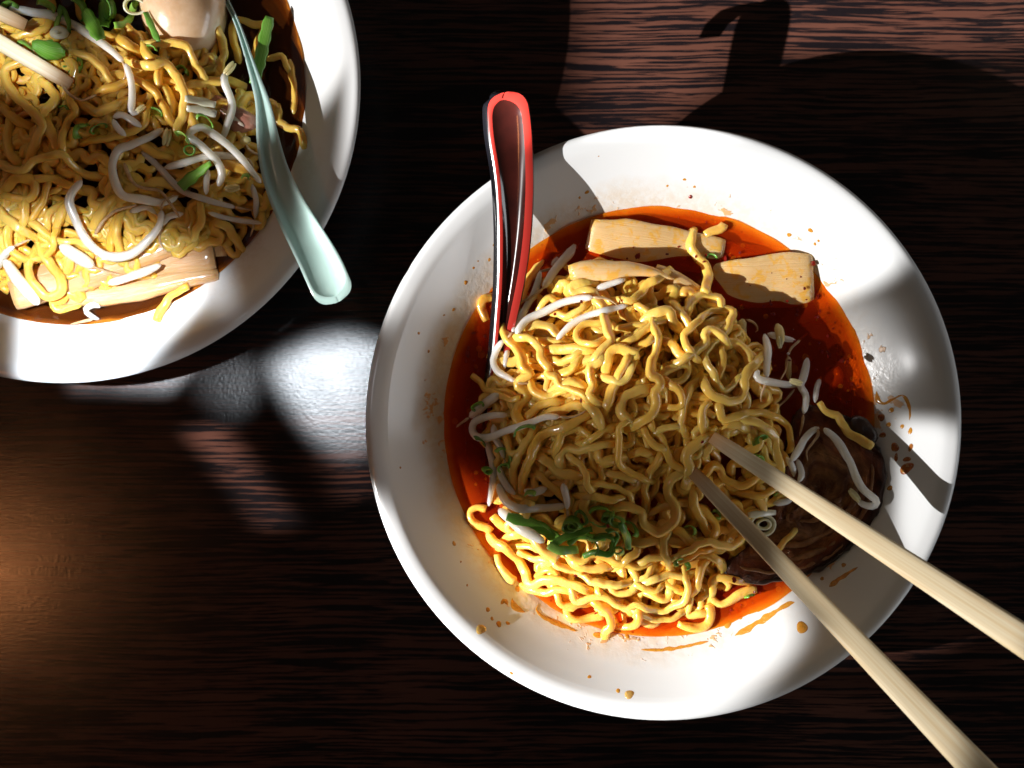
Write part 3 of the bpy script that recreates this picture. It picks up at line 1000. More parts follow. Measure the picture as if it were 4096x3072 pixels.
# ------------------------------------------------------------------ bamboo shoots
def slab(name, P, widths, thick, mat, roll=0.0, ridges=True):
    n = len(P)
    w = np.interp(np.linspace(0, 1, n), np.linspace(0, 1, len(widths)), widths)
    a = np.linspace(0, 2 * np.pi, 20, endpoint=False) + np.pi / 20
    base = np.stack([np.sign(np.cos(a)) * np.abs(np.cos(a)) ** 0.42, np.sign(np.sin(a)) * np.abs(np.sin(a)) ** 0.50], 1)
    lr = np.random.default_rng(int(abs(P[0, 0]) * 1e6) % 9999)
    rid = lr.uniform(-0.16, 0.16, 20)
    wj = gsmooth(lr.normal(0, 1.6, n), 1.5); zj = gsmooth(lr.normal(0, 1, n), 2.0) * 0.0007
    def sec(i, t):
        e = min(1.0, (min(i, n - 1 - i) + 0.5) / 1.5)
        hw = w[i] / 2 * (0.93 + 0.07 * e) * (1 + 0.05 * wj[i]); ht = thick / 2 * (0.6 + 0.4 * e)
        s = base * np.array([hw, ht])
        # gutter-shaped: the long edges curl down a little; fibres leave shallow ridges
        s[:, 1] += zj[i] - 0.30 * thick * (base[:, 0] ** 2) + (rid * thick * 0.35 if ridges else 0)
        c, sn = math.cos(roll), math.sin(roll)
        return np.stack([s[:, 0] * c - s[:, 1] * sn, s[:, 0] * sn + s[:, 1] * c], 1)
    V, F, U = sweep(P, sec, 20)
    return mesh_obj(name, V, F, mat, None, U)

def bamboo(pts, zs, widths_px, thick, mat, label, group, heap, roll=0.0):
    zs = np.interp(np.linspace(0, 1, len(pts)), np.linspace(0, 1, len(zs)), zs)
    P = catmull([tuple(PX(u, v, z)) for (u, v), z in zip(pts, zs)], 0.0025)
    ws = [x / FPX * (HC - float(np.mean(zs))) for x in widths_px]
    ob = slab("bamboo_shoot", P, ws, thick, mat, roll)
    tag(ob, label, "bamboo shoot", group)
    T_, S_, N_ = frames(P)
    for k in np.linspace(-0.42, 0.42, 7):
        heap.put(P + S_ * (np.mean(ws) * k) + np.array([0, 0, thick * 0.1]), thick * 0.42)
    return ob

GB_R = "bamboo shoots in the red broth bowl"
GB_L = "bamboo shoots in the brown broth bowl"
bamboo(T('R2', [(840, 190), (1150, 270), (1480, 300), (1760, 350)]), [ZR - 0.003, ZR - 0.0028], [56, 66, 58, 40], 0.004, M['bamboo_r'], "thin bamboo strip sunk in red broth between the two broad bamboo slabs", GB_R, heapR)
bamboo(T('A', [(1315, 752), (1480, 785), (1700, 815), (2060, 872)]), [ZR + 0.0012, ZR + 0.0012, ZR + 0.0004, ZR - 0.0014], [130, 190, 182, 176, 150], 0.0028, M['bamboo_r'], "broad oily bamboo slab at the top edge of the red broth", GB_R, heapR, -0.26)
bamboo(T('R2', [(930, 640), (1350, 645), (1700, 618), (2085, 590)]), [ZR - 0.0022, ZR + 0.0006, ZR + 0.0014, ZR + 0.0024], [150, 196, 216, 226, 206], 0.0030, M['bamboo_r'], "broad bamboo slab with chili flakes at the right edge of the red broth", GB_R, heapR, -0.20)
bamboo(T('R2', [(330, 500), (560, 610), (760, 740), (960, 900), (1040, 980)]), [ZR + 0.006, ZR + 0.005, ZR + 0.002], [60, 72, 76, 70, 50], 0.0045, M['bamboo_r'], "pale bamboo strip sloping into the red broth under the tallest noodle", GB_R, heapR)
bamboo(T('R1', [(1320, 530), (1500, 500), (1800, 510)], 'R2', [(60, 490), (300, 520), (540, 600)]), [ZR + 0.011, ZR + 0.013, ZR + 0.011], [62, 84, 78, 60, 44, 8], 0.0045, M['bamboo_r'], "pale pointed bamboo strip lying on top edge of the noodle pile in the red broth", GB_R, heapR, -0.10)

# far bowl bamboo
bamboo(T('M', [(1290, 350), (1300, 480)]), [ZL + 0.001, ZL], [60, 60], 0.004, M['bamboo_l'], "small dark bamboo end by the broth edge of the corner bowl", GB_L, heapL)
bamboo(T('M', [(870, 520), (1080, 480), (1262, 455)]), [ZL + 0.003, ZL + 0.004], [150, 145, 140], 0.006, M['bamboo_l'], "square cut bamboo piece nearest the green spoon in the corner bowl", GB_L, heapL)
bamboo(T('M', [(340, 735), (600, 715), (850, 670), (1080, 615), (1285, 585)]), [ZL + 0.004, ZL + 0.003], [50, 82, 88, 76, 46], 0.0055, M['bamboo_l'], "long bamboo strip lying lowest along the bowl wall of the corner bowl", GB_L, heapL)
bamboo(T('M', [(70, 690), (300, 620), (560, 540), (820, 450), (1085, 375)]), [ZL + 0.009, ZL + 0.010, ZL + 0.008], [150, 165, 150, 125, 96], 0.006, M['bamboo_l'], "widest bamboo strip, in sunlight below the noodles of the corner bowl", GB_L, heapL)

# ------------------------------------------------------------------ pork slices
def pork_round():
    c = PX(*rp('R8', [(1180, 560)])[0], ZR + 0.001)
    e = empty("pork_slice", c)
    tag(e, "dark braised pork slice with charred edge under the chopsticks", "pork slice")
    outline = rp('R8', [(1830, 120), (1880, 300), (1880, 520), (1830, 760), (1720, 960), (1520, 1190), (1290, 1390), (1000, 1520), (680, 1580), (330, 1580), (150, 1490), (160, 1380), (380, 1200), (560, 900), (700, 500), (800, 100), (900, -250), (1080, -370), (1300, -300), (1560, -180), (1720, 0)])
    O = [PX(u, v, ZR + 0.004) - c for u, v in outline]
    O = np.array([(p.x, p.y, 0.0) for p in O])
    O = catmull(np.vstack([O, O[:1]]), 0.0016)[:-1]
    n = len(O)
    rngp = np.random.default_rng(5)
    rad = 1 + 0.012 * gsmooth(rngp.normal(0, 1, n), 1.2)
    O = O * rad[:, None]
    tilt = lambda x, y: 0.0015 + 0.07 * max(x, 0) * 1.0
    V, F = [], []
    rings = 16
    V.append((0, 0, 0.0035)); EA = [0.0]
    for i in range(1, rings + 1):
        f = i / rings
        for k in range(n):
            x, y = O[k][0] * f, O[k][1] * f
            z = 0.0035 + 0.0008 * math.sin(f * 19 + 2 * math.sin(k * 0.11)) + 0.0005 * math.sin(x * 900 + y * 500) + 0.0004 * math.sin(k * 0.9 + f * 31)
            if f > 0.93: z -= 0.0012 * (f - 0.93) / 0.07
            V.append((x, y, z + tilt(x, y))); EA.append(f)
    for k in range(n): F.append((0, 1 + k, 1 + (k + 1) % n))
    for i in range(rings - 1):
        for k in range(n):
            a = 1 + i * n + k; b2 = 1 + i * n + (k + 1) % n
            F.append((a, a + n, b2 + n, b2))
    last = 1 + (rings - 1) * n
    base = len(V)
    for k in range(n): V.append((O[k][0] * 0.97, O[k][1] * 0.97, -0.004 + tilt(O[k][0], O[k][1]))); EA.append(1.1)
    for k in range(n): F.append((last + k, base + k, base + (k + 1) % n, last + (k + 1) % n))
    F.append(tuple(base + k for k in range(n))[::-1])
    mesh_obj("meat", V, F, M['pork'], e, attr=("depth", EA))
    # charred skin along the outside edge
    k0, k1 = 0, n
    ring = []
    for k in range(n):
        ring.append((O[k][0] * 1.0, O[k][1] * 1.0, 0.0012 + tilt(O[k][0], O[k][1])))
    m = int(n * 0.48)
    ring = np.array(ring)
    ring = np.vstack([ring[-int(n * 0.06):], ring[:m]])
    nn = len(ring)
    rr = 0.0009 * (1 + 0.6 * gsmooth(rngp.normal(0, 1, nn), 0.9))
    tube("charred_skin", ring, rr, M['char'], e, taper=6, wob=0.15, flat=1.5, seed=3)
    # paler layers of fat between the rolled layers of meat
    for f0, f1, k0, k1, rad_ in ((0.80, 0.76, 0.02, 0.40, 0.0011), (0.56, 0.62, 0.06, 0.44, 0.0013), (0.34, 0.36, 0.10, 0.5, 0.0010), (0.90, 0.88, 0.22, 0.46, 0.0008)):
        ks = np.linspace(k0, k1, 46)
        arc_ = []
        for q_, kk in enumerate(ks):
            i_ = int(kk * n) % n; f_ = f0 + (f1 - f0) * q_ / 45 + 0.012 * math.sin(q_ * 0.5 + f0 * 40)
            arc_.append((O[i_][0] * f_, O[i_][1] * f_, 0.0034 + tilt(O[i_][0] * f_, 0)))
        A_ = np.array(arc_); A_ = np.stack([gsmooth(A_[:, c_], 1.2) for c_ in range(3)], 1)
        tube("fat_layer", A_, rad_ * (1 + 0.4 * gsmooth(rngp.normal(0, 1, 46), 1.5)), M['pork_layer'], e, taper=8, wob=0.12, flat=0.9, seed=int(f0 * 100))
    # burnt lump at the upper right corner
    lump = [PX(*q, ZR + 0.006) - c for q in rp('R7', [(1225, 1215), (1310, 1235), (1400, 1290), (1460, 1360), (1500, 1450)])]
    L_ = catmull([tuple(p) for p in lump], 0.0015)
    tube("charred_crust", L_, np.interp(np.linspace(0, 1, len(L_)), [0, .4, 1], [0.003, 0.0052, 0.0034]), M['char'], e, taper=3, wob=0.14, flat=0.75, seed=9)
    # heap
    for f in np.linspace(0.1, 0.95, 14):
        heapR.put(np.array([(O[k][0] * f + c.x, O[k][1] * f + c.y, c.z + 0.002 + tilt(O[k][0] * f, 0)) for k in range(0, n, 2)]), 0.003)
pork_round()

def chunk(name, outline_px, z, thick, mat, label, cat):
    c = sum((PX(u, v, z) for u, v in outline_px), Vector()) / len(outline_px)
    O = catmull([tuple(PX(u, v, z) - c) for u, v in outline_px + outline_px[:1]], 0.0018)[:-1]
    n = len(O); V = [(0, 0, thick * 0.6)]; F = []
    for f, zz in ((0.5, thick * 0.58), (0.85, thick * 0.45), (1.0, 0.1 * thick), (0.94, -thick * 0.5)):
        for k in range(n):
            V.append((O[k][0] * f, O[k][1] * f, zz + 0.0006 * math.sin(k * 1.7 + f * 9)))
    for k in range(n): F.append((0, 1 + k, 1 + (k + 1) % n))
    for i in range(3):
        for k in range(n):
            a = 1 + i * n + k; b2 = 1 + i * n + (k + 1) % n
            F.append((a, a + n, b2 + n, b2))
    F.append(tuple(1 + 3 * n + k for k in range(n))[::-1])
    e = empty(name, c)
    tag(e, label, cat)
    mesh_obj("meat", V, F, mat, e)
    heapL.put(np.array([(O[k][0] * f + c.x, O[k][1] * f + c.y, c.z) for k in range(n) for f in (.3, .6, .9)]), 0.003)
    return e
pk = chunk("pork_slice", rp('L', [(1200, 565), (1270, 558), (1350, 585), (1440, 640), (1525, 705), (1505, 760), (1430, 785), (1380, 790), (1330, 725), (1265, 650)]), ZL + 0.009, 0.005, M['pork_pink'], "small pink pork piece beside the pale green spoon", "pork slice")
fat = catmull([tuple(PX(u, v, ZL + 0.0118) - pk.location) for u, v in rp('L', [(1300, 640), (1370, 690), (1440, 745)])], 0.0015)
tube("fat_streak", fat, 0.0010, M['pork_fat'], pk, taper=3, flat=0.6)

# ------------------------------------------------------------------ egg
def make_egg():
    c = PX(*rp('L', [(1085, 60)])[0], ZL + 0.004)
    c.z = ZL + 0.004
    V, F = [], []
    nu, nv = 40, 26
    for i in range(nv + 1):
        ph = math.pi * i / nv
        for k in range(nu):
            a = 2 * math.pi * k / nu
            x = math.sin(ph) * math.cos(a); y = math.sin(ph) * math.sin(a); z = math.cos(ph)
            q = 1 + 0.10 * y
            V.append((0.0192 * x * q, 0.0245 * y, 0.0185 * z * q))
    for i in range(nv):
        for k in range(nu):
            F.append((i * nu + k, (i + 1) * nu + k, (i + 1) * nu + (k + 1) % nu, i * nu + (k + 1) % nu))
    ob = mesh_obj("egg", V, F, M['egg'])
    bm = bmesh.new(); bm.from_mesh(ob.data); bmesh.ops.remove_doubles(bm, verts=bm.verts, dist=1e-6); bm.to_mesh(ob.data); bm.free()
    ob.location = c
    ob.rotation_euler = (0.1, 0.0, 0.12)
    tag(ob, "whole tan marinated egg at the top of the brown broth bowl", "egg")
    for f in np.linspace(0.1, 0.95, 9):
        heapL.put(np.array([(c.x + 0.0185 * f * math.cos(a), c.y + 0.0235 * f * math.sin(a), c.z + 0.0175 * math.sqrt(1 - f * f)) for a in np.linspace(0, 6.28, 40)]), 0.0016)
make_egg()

# ------------------------------------------------------------------ spoons
def spoon_mesh(stations, e, m_out, m_rim, m_in, lipf, depth_f, thick, flange=0.0, box=2.6, lips=(1, 1), fls=(1, 1)):
    """stations: (point, half width, depth of channel). Builds outer shell, rim band and inner channel around one sweep."""
    P = np.array([tuple(s[0]) for s in stations]); W = np.array([s[1] for s in stations]); Dp = np.array([s[2] for s in stations])
    PW = catmull(np.column_stack([P, W, Dp]), 0.0009)
    for k in range(5):
        sm_ = gsmooth(PW[:, k], 5.0)
        if k == 3:
            bl = np.clip((np.arange(len(sm_)) - 8) / 8.0, 0, 1); sm_ = sm_ * bl + gsmooth(PW[:, k], 0.8) * (1 - bl)
        PW[:, k] = sm_
    P, W, Dp = PW[:, :3], np.maximum(PW[:, 3], 0.0004), np.maximum(PW[:, 4], 0.0002)
    # round the free end
    T_, S_, N_ = frames(P)
    n = len(P)
    d = np.r_[0, np.cumsum(np.linalg.norm(np.diff(P, axis=0), axis=1))]
    m_s = 15
    out_v, rim_v, in_v = [], [], []
    so = np.linspace(-1, 1, 17)
    si = np.linspace(-1, 1, 13)
    lipw = np.minimum(lipf, W * 0.6)
    end_in = 0.0065
    for i in range(n):
        w, dep = W[i], Dp[i] * depth_f
        wi = max(0.0002, w - lipw[i])
        dd = (d[i] - 0.0030) / end_in
        if dd < 1: wi = max(0.0002, wi * math.sqrt(max(0, 1 - (1 - max(dd, 0)) ** 2)) * 0.98); dep = dep * max(dd, 0) ** 0.5
        for s in so:
            zz = -(dep + thick) * math.sqrt(max(0, 1 - abs(s) ** box)) - 0.0002
            fl = flange * min(1.0, d[i] / 0.004)
            out_v.append(P[i] + S_[i] * (s * (w + fl * (fls[0] if s < 0 else fls[1]))) + N_[i] * (zz - fl * 0.8))
        wl, wr = w - (w - wi) * lips[0], w - (w - wi) * lips[1]
        for q_, s in enumerate((-w, -(w * 0.5 + wl * 0.5), -wl, wr, (w * 0.5 + wr * 0.5), w)):
            crown = 0.0003 if q_ in (1, 4) else 0.0
            rim_v.append(P[i] + S_[i] * s + N_[i] * (crown - (0.0002 if abs(s) == w else 0)))
        for s in si:
            in_v.append(P[i] + S_[i] * (-wl + (s + 1) / 2 * (wl + wr)) + N_[i] * (-dep * (1 - abs(s) ** 2.2)))
    def grid(nc, cols=None):
        F = []
        for i in range(n - 1):
            for j in (cols if cols is not None else range(nc - 1)):
                a = i * nc + j
                F.append((a, a + 1, a + nc + 1, a + nc))
        return F
    if flange:
        # the black outer wall turns in to meet the coloured rim band
        base = len(out_v); n17 = 17
        F_ = grid(17)
        for i in range(n):
            w = W[i]
            for s in (-1, 1): out_v.append(P[i] + S_[i] * (s * w) + N_[i] * (-0.0002))
        for i in range(n - 1):
            F_.append((i * 17, (i + 1) * 17, base + (i + 1) * 2, base + i * 2))
            F_.append((i * 17 + 16, base + i * 2 + 1, base + (i + 1) * 2 + 1, (i + 1) * 17 + 16))
        mesh_obj("outer_shell", out_v, F_, m_out, e)
    else:
        mesh_obj("outer_shell", out_v, grid(17), m_out, e)
    F_r = grid(6, [0, 1, 3, 4])
    for i in range(n - 1):
        if d[i] < 0.0030: F_r.append((i * 6 + 2, i * 6 + 3, (i + 1) * 6 + 3, (i + 1) * 6 + 2))
    mesh_obj("rim_edge", rim_v, F_r, m_rim, e)
    mesh_obj("channel", in_v, grid(13), m_in, e)
    # the flat tip of the rim in front of the channel
    return P, W, N_

def edges_to_stations(edge_list, zf, wscale=1.0):
    out = []
    for (y, xl, xr, z, dep) in edge_list:
        p = P2((xl + xr) / 2, y, z)
        hw = (xr - xl) / 2 * K / FPX * (HC - z) * wscale
        out.append((p, hw, dep))
    return out

RS = [(190, 1085, 1097, .0905, .0005), (193, 1074, 1108, .0905, .0008), (200, 1063, 1121, .0903, .0012), (211, 1054, 1132, .0900, .0018), (228, 1048, 1140, .0892, .0024), (252, 1047, 1145, .0881, .0028), (300, 1052, 1149, .0856, .0030), (350, 1062, 1151, .0828, .0034), (400, 1068, 1152, .0798, .0038),
      (450, 1071, 1150, .0768, .0042), (500, 1073, 1147, .0736, .0046), (560, 1073, 1140, .0695, .005), (620, 1072, 1130, .0650, .005), (680, 1068, 1117, .0600, .005), (740, 1064, 1105, .0550, .005), (800, 1058, 1094, .0500, .005), (840, 1052, 1090, .0470, .005),
      (900, 1045, 1120, .0440, .006), (960, 1039, 1190, .0432, .008), (1010, 1043, 1235, .0430, .009), (1060, 1057, 1255, .0430, .009), (1105, 1082, 1248, .0430, .008), (1135, 1120, 1222, .0430, .006), (1150, 1155, 1190, .0430, .002)]
sp_r = empty("soup_spoon", P2(1100, 500, 0.072))
tag(sp_r, "red and black lacquered soup spoon leaning over the rim of the middle bowl", "spoon")
def reparent_shift(e):
    for ob in list(COL.objects):
        if ob.parent is e and ob.type == 'MESH':
            ob.data.transform(Matrix.Translation(-e.location))
LEFT_SIDE_NEG = False   # which side of the sweep lies left in the picture
RS = [(y, xl + (xr - xl) * .06, xr, .0440 + (z - .0440) * (.75 if z > .044 else 1), d) for (y, xl, xr, z, d) in RS]
P_s, W_s, N_s = spoon_mesh(edges_to_stations(RS, None), sp_r, M['black'], M['red'], M['maroon'], 0.0026, 0.55, 0.0026, flange=0.0012, lips=(0.70, 1.25) if LEFT_SIDE_NEG else (1.25, 0.70), fls=(1.9, 0.4) if LEFT_SIDE_NEG else (0.4, 1.9))
# hook under the free end, which hangs the spoon on a rim
hk = [P2(1092, 218, .0752), P2(1090, 208, .0748), P2(1089, 204, .0722), P2(1090, 200, .0680), P2(1091, 214, .0640), P2(1091, 236, .0620)]
H_ = catmull([tuple(p) for p in hk], 0.0015)
# catmull steps on xy only, so resample on full length
H_ = np.array([[np.interp(t, np.linspace(0, 1, len(hk)), [p[k] for p in hk]) for k in range(3)] for t in np.linspace(0, 1, 26)])
def hook_sweep(P, hw, th):
    n = len(P); V, F = [], []
    for i in range(n):
        t = i / (n - 1)
        tang = P[min(i + 1, n - 1)] - P[max(i - 1, 0)]; tang /= np.linalg.norm(tang)
        side = np.array([1.0, 0, 0]); nor = np.cross(side, tang)
        w = hw * (1 - 0.45 * t)
        for a in np.linspace(0, 2 * np.pi, 12, endpoint=False):
            V.append(P[i] + side * w * math.cos(a) + nor * th * math.sin(a))
    for i in range(n - 1):
        for j in range(12):
            F.append((i * 12 + j, i * 12 + (j + 1) % 12, (i + 1) * 12 + (j + 1) % 12, (i + 1) * 12 + j))
    F.append(tuple(range(12))[::-1]); F.append(tuple((n - 1) * 12 + j for j in range(12)))
    return V, F
V, F = hook_sweep(H_, 0.0070, 0.0018)
mesh_obj("hook", V, F, M['black'], sp_r)
reparent_shift(sp_r)

LSP = [(1330, 0, 34, .0540), (1385, 100, 36, .0560), (1425, 210, 40, .0580), (1470, 350, 52, .0605), (1515, 490, 72, .0630), (1555, 620, 100, .0655), (1573, 780, 140, .0685), (1617, 1000, 178, .0725), (1697, 1200, 210, .0758), (1800, 1390, 240, .0785), (1890, 1550, 264, .0795), (1930, 1640, 274, .0800), (1957, 1702, 264, .0800), (1974, 1736, 240, .0799), (1986, 1760, 206, .0797), (1995, 1779, 160, .0795), (2001, 1792, 108, .0793), (2005, 1800, 56, .0792), (2007, 1804, 14, .0791)]
st = []
for (x, y, w, z) in LSP[::-1]:
    u, v = rp('L', [(x, y)])[0]
    dep = 0.0026 if w > 100 else 0.0012
    tz = z
    st.append((PX(u, v, tz), w * 0.92 / 2 * (1500 / 2212.0) / FPX * (HC - z), dep))
# submerged scoop, out of the picture above
for (x, y, w, z) in [(1290, -100, 60, .0525), (1250, -220, 170, .050), (1210, -360, 250, .047), (1180, -480, 250, .046), (1160, -580, 150, .046), (1150, -620, 30, .046)]:
    u, v = rp('L', [(x, y)])[0]
    st.append((PX(u, v, z), w / 2 * (1500 / 2212.0) / FPX * (HC - z), 0.005))
sp_l = empty("soup_spoon", PX(*rp('L', [(1697, 1200)])[0], 0.0758))
tag(sp_l, "pale green soup spoon with its handle hanging over the rim of the corner bowl", "spoon")
spoon_mesh(st, sp_l, M['celadon'], M['celadon'], M['celadon'], 0.0014, 1.0, 0.0040, box=7.0)
reparent_shift(sp_l)

# ------------------------------------------------------------------ traced noodles
ORANGE = [   # strands half sunk in the red oil
    T('R1', [(480, 790), (370, 825), (345, 900), (370, 980), (405, 1060)]),
    T('R1', [(350, 1120), (330, 1220), (360, 1300), (320, 1380)]),
    T('R2', [(880, 110), (960, 70), (1060, 40), (1100, -10)]),
    T('R5', [(400, 240), (300, 220), (220, 265), (225, 350), (290, 410), (390, 440), (460, 490)]),
    T('R5', [(470, 310), (540, 390), (620, 450), (700, 490)]),
    T('R5', [(520, 740), (540, 840), (590, 920), (660, 1000), (720, 1030)]),
    T('R5', [(1280, 1330), (1320, 1430), (1430, 1460), (1570, 1435), (1700, 1410)]),
    T('R6', [(860, 1505), (980, 1540), (1100, 1550), (1190, 1510), (1225, 1400), (1200, 1290)]),
    T('R7', [(1030, 860), (1100, 780), (1120, 690), (1080, 610)]),
    T('R6', [(1060, 1090), (1150, 1130), (1230, 1220), (1320, 1290), (1430, 1260), (1530, 1190), (1640, 1140), (1730, 1125)]),
]
for k, t in enumerate(ORANGE):
    zz = ZR + (0.0006 if k in (0, 2, 3, 4, 5, 6, 7, 9) else -0.0022)
    P = flat_strand(t, zz, heapR)
    # keep clear of the bowl wall
    rr = np.hypot(P[:, 0] - RB.x, P[:, 1] - RB.y)
    P[:, 2] = np.maximum(P[:, 2], np.interp(rr, _ir, _iz) + NOODLE_R * 0.9)
    nseed[0] += 1
    ob = tube("noodle", P, NOODLE_R, M['noodle_o'], None, sq=True, seed=nseed[0])
    tag(ob, "oily orange noodle strand half sunk in the red broth at the edge of the pile", "noodle", "noodles sunk in the red broth")

LOWER = [
    T('R5', [(590, 590), (680, 530), (800, 520), (900, 560)]),
    T('R5', [(660, 650), (780, 640), (900, 650), (960, 690)]),
    T('R5', [(780, 700), (900, 770), (1040, 810), (1150, 830)]),
    T('R5', [(980, 970), (1060, 910), (1150, 930), (1190, 975)]),
    T('R5', [(900, 1130), (1050, 1150), (1200, 1130), (1340, 1130)]),
    T('R5', [(1190, 1200), (1230, 1280), (1330, 1300), (1430, 1290)]),
    T('R5', [(500, 600), (590, 660), (690, 730), (770, 820), (830, 920), (860, 1020), (920, 1075), (1040, 1030), (1180, 1030), (1320, 1070), (1490, 1115)]),
    T('R5', [(1360, 830), (1480, 885), (1600, 905), (1750, 880)]),
    T('R5', [(1640, 1110), (1660, 1190), (1740, 1235), (1880, 1250)]),
    T('R5', [(1900, 900), (1890, 990), (1920, 1080)]),
    T('R5', [(1760, 1110), (1830, 1170), (1940, 1190), (2030, 1120), (2045, 1000), (2020, 930)]),
    T('R6', [(420, 1090), (520, 1120), (600, 1135), (675, 1090)]),
    T('R6', [(470, 1010), (540, 960), (585, 880)]),
    T('R6', [(560, 1030), (660, 990), (790, 960), (900, 960), (1020, 940)]),
    T('R6', [(620, 1200), (700, 1240), (760, 1180), (770, 1090)]),
    T('R6', [(830, 1110), (920, 1140), (990, 1100)]),
    T('R6', [(990, 1230), (985, 1330), (960, 1400), (1040, 1425), (1140, 1400)]),
    T('R6', [(500, 1490), (580, 1530), (660, 1510)]),
    T('R6', [(400, 1380), (520, 1435), (640, 1465), (780, 1450), (900, 1400)]),
    T('R5', [(2080, 1400), (2060, 1480), (1980, 1535), (1900, 1545)]),
    T('R6', [(1240, 1150), (1230, 1060), (1280, 1000), (1380, 1000), (1500, 1025)]),
    T('R6', [(1160, 830), (1110, 900), (1080, 1000), (1060, 1100)]),
    T('R6', [(1110, 730), (1190, 740), (1280, 780), (1315, 840)]),
    T('R5', [(1150, 830), (1200, 880), (1330, 900), (1450, 950), (1550, 1030), (1670, 1065), (1800, 1050), (1910, 1075)]),
    T('R5', [(1340, 1130), (1370, 1235), (1470, 1245), (1620, 1220), (1760, 1250), (1850, 1310), (1950, 1335), (2060, 1310), (2200, 1330)], 'R6', [(680, 1355), (820, 1310), (920, 1230), (975, 1130), (960, 1010)]),
    T('R5', [(1640, 1290), (1720, 1340), (1770, 1430), (1775, 1530), (1740, 1580)]),
    T('R5', [(1300, 740), (1440, 810), (1530, 755), (1660, 750), (1800, 800), (1930, 850), (2080, 890), (2180, 850)]),
    T('R6', [(470, 800), (560, 760), (700, 785), (820, 755), (940, 720)]),
    T('R6', [(860, 825), (960, 780), (1080, 710), (1180, 685)]),
    T('R5', [(1840, 745), (1870, 660), (1940, 600), (2030, 585)]),
    T('R6', [(330, 780), (390, 700), (420, 620)]),
]
MID = [
    T('R4', [(660, 290), (760, 220), (880, 170), (965, 200), (950, 280), (860, 350), (740, 380)]),
    T('R4', [(1020, 510), (1120, 510), (1240, 525)]),
    T('R4', [(930, 900), (900, 800), (920, 660), (950, 520), (1020, 390), (1120, 320), (1210, 300)]),
    T('R4', [(1350, 960), (1390, 880), (1480, 830), (1590, 860)]),
    T('R4', [(1180, 1340), (1230, 1270), (1310, 1300), (1370, 1400), (1480, 1470), (1600, 1490), (1700, 1440)]),
    T('R6', [(1040, 130), (1045, 220), (1100, 320), (1150, 420), (1190, 510)]),
    T('R6', [(1180, 290), (1260, 380), (1275, 480), (1255, 550)]),
    T('R6', [(620, 245), (720, 210), (810, 190)]),
    T('R4', [(370, 1140), (450, 1120), (560, 1130)]),
    T('R4', [(520, 1650), (500, 1520), (560, 1350), (620, 1250), (660, 1150)]),
    T('R3', [(990, 1380), (1060, 1460), (1160, 1540), (1240, 1600)]),
    T('R3', [(1000, 1180), (1090, 1240), (1160, 1310), (1270, 1365), (1410, 1390)]),
    T('R3', [(620, 940), (640, 1050), (680, 1140), (770, 1130)]),
    T('R3', [(790, 830), (765, 950), (810, 1040)]),
    T('R3', [(1780, 1370), (1900, 1390), (2020, 1420)]),
    T('R3', [(1640, 1100), (1640, 1180), (1700, 1230), (1810, 1220)]),
    T('R3', [(1560, 1480), (1700, 1490), (1850, 1520), (1980, 1600), (2010, 1700)]),
    T('R3', [(1220, 1250), (1230, 1120), (1310, 1080), (1450, 1095), (1600, 1060), (1760, 1040)]),
    T('R3', [(1330, 1180), (1430, 1260), (1500, 1370), (1520, 1480), (1570, 1570)]),
    T('R3', [(1200, 1050), (1230, 950), (1320, 895), (1420, 870), (1495, 910), (1545, 960), (1500, 1025)]),
    T('R3', [(1580, 980), (1680, 900), (1800, 860)]),
    T('R3', [(920, 900), (860, 1000), (790, 1100), (740, 1210), (700, 1350), (720, 1480)]),
    T('R3', [(1540, 690), (1420, 765), (1320, 830), (1180, 885), (1050, 925), (960, 1010), (920, 1100), (880, 1220), (830, 1330), (800, 1470)]),
    T('R7', [(170, 780), (240, 860), (300, 890), (290, 970), (200, 1015)]),
    T('R2', [(1000, 1260), (1130, 1300), (1250, 1325), (1330, 1400), (1370, 1500), (1390, 1570)]),
    T('R2', [(1060, 1640), (1075, 1500), (1070, 1380)]),
    T('R4', [(1190, 580), (1140, 660), (1130, 760), (1155, 870)]),
    T('R4', [(1560, 770), (1700, 800), (1820, 850), (1900, 950), (1920, 1070), (1965, 1180), (2010, 1310)]),
    T('R4', [(1310, 600), (1320, 680), (1370, 765), (1450, 765), (1550, 720), (1700, 690), (1860, 710), (2000, 780), (2090, 880), (2115, 1010)]),
    T('R4', [(1640, 1590), (1750, 1620), (1850, 1580), (1895, 1520)]),
    T('R6', [(420, 620), (520, 600), (640, 575), (800, 580), (985, 605)]),
    T('R6', [(840, 470), (920, 510), (985, 595)]),
    T('R6', [(740, 510), (710, 600), (700, 700), (735, 775)]),
    T('R6', [(900, 710), (1000, 680), (1090, 640), (1200, 610), (1320, 640), (1430, 660), (1520, 610), (1570, 550)]),
    T('R6', [(1970, 690), (2050, 600), (2130, 525)]),
    T('R5', [(1490, 130), (1480, 240), (1540, 360), (1640, 450), (1760, 490), (1850, 420), (1890, 300)]),
    T('R5', [(1560, 100), (1680, 110), (1790, 140), (1840, 110)]),
]
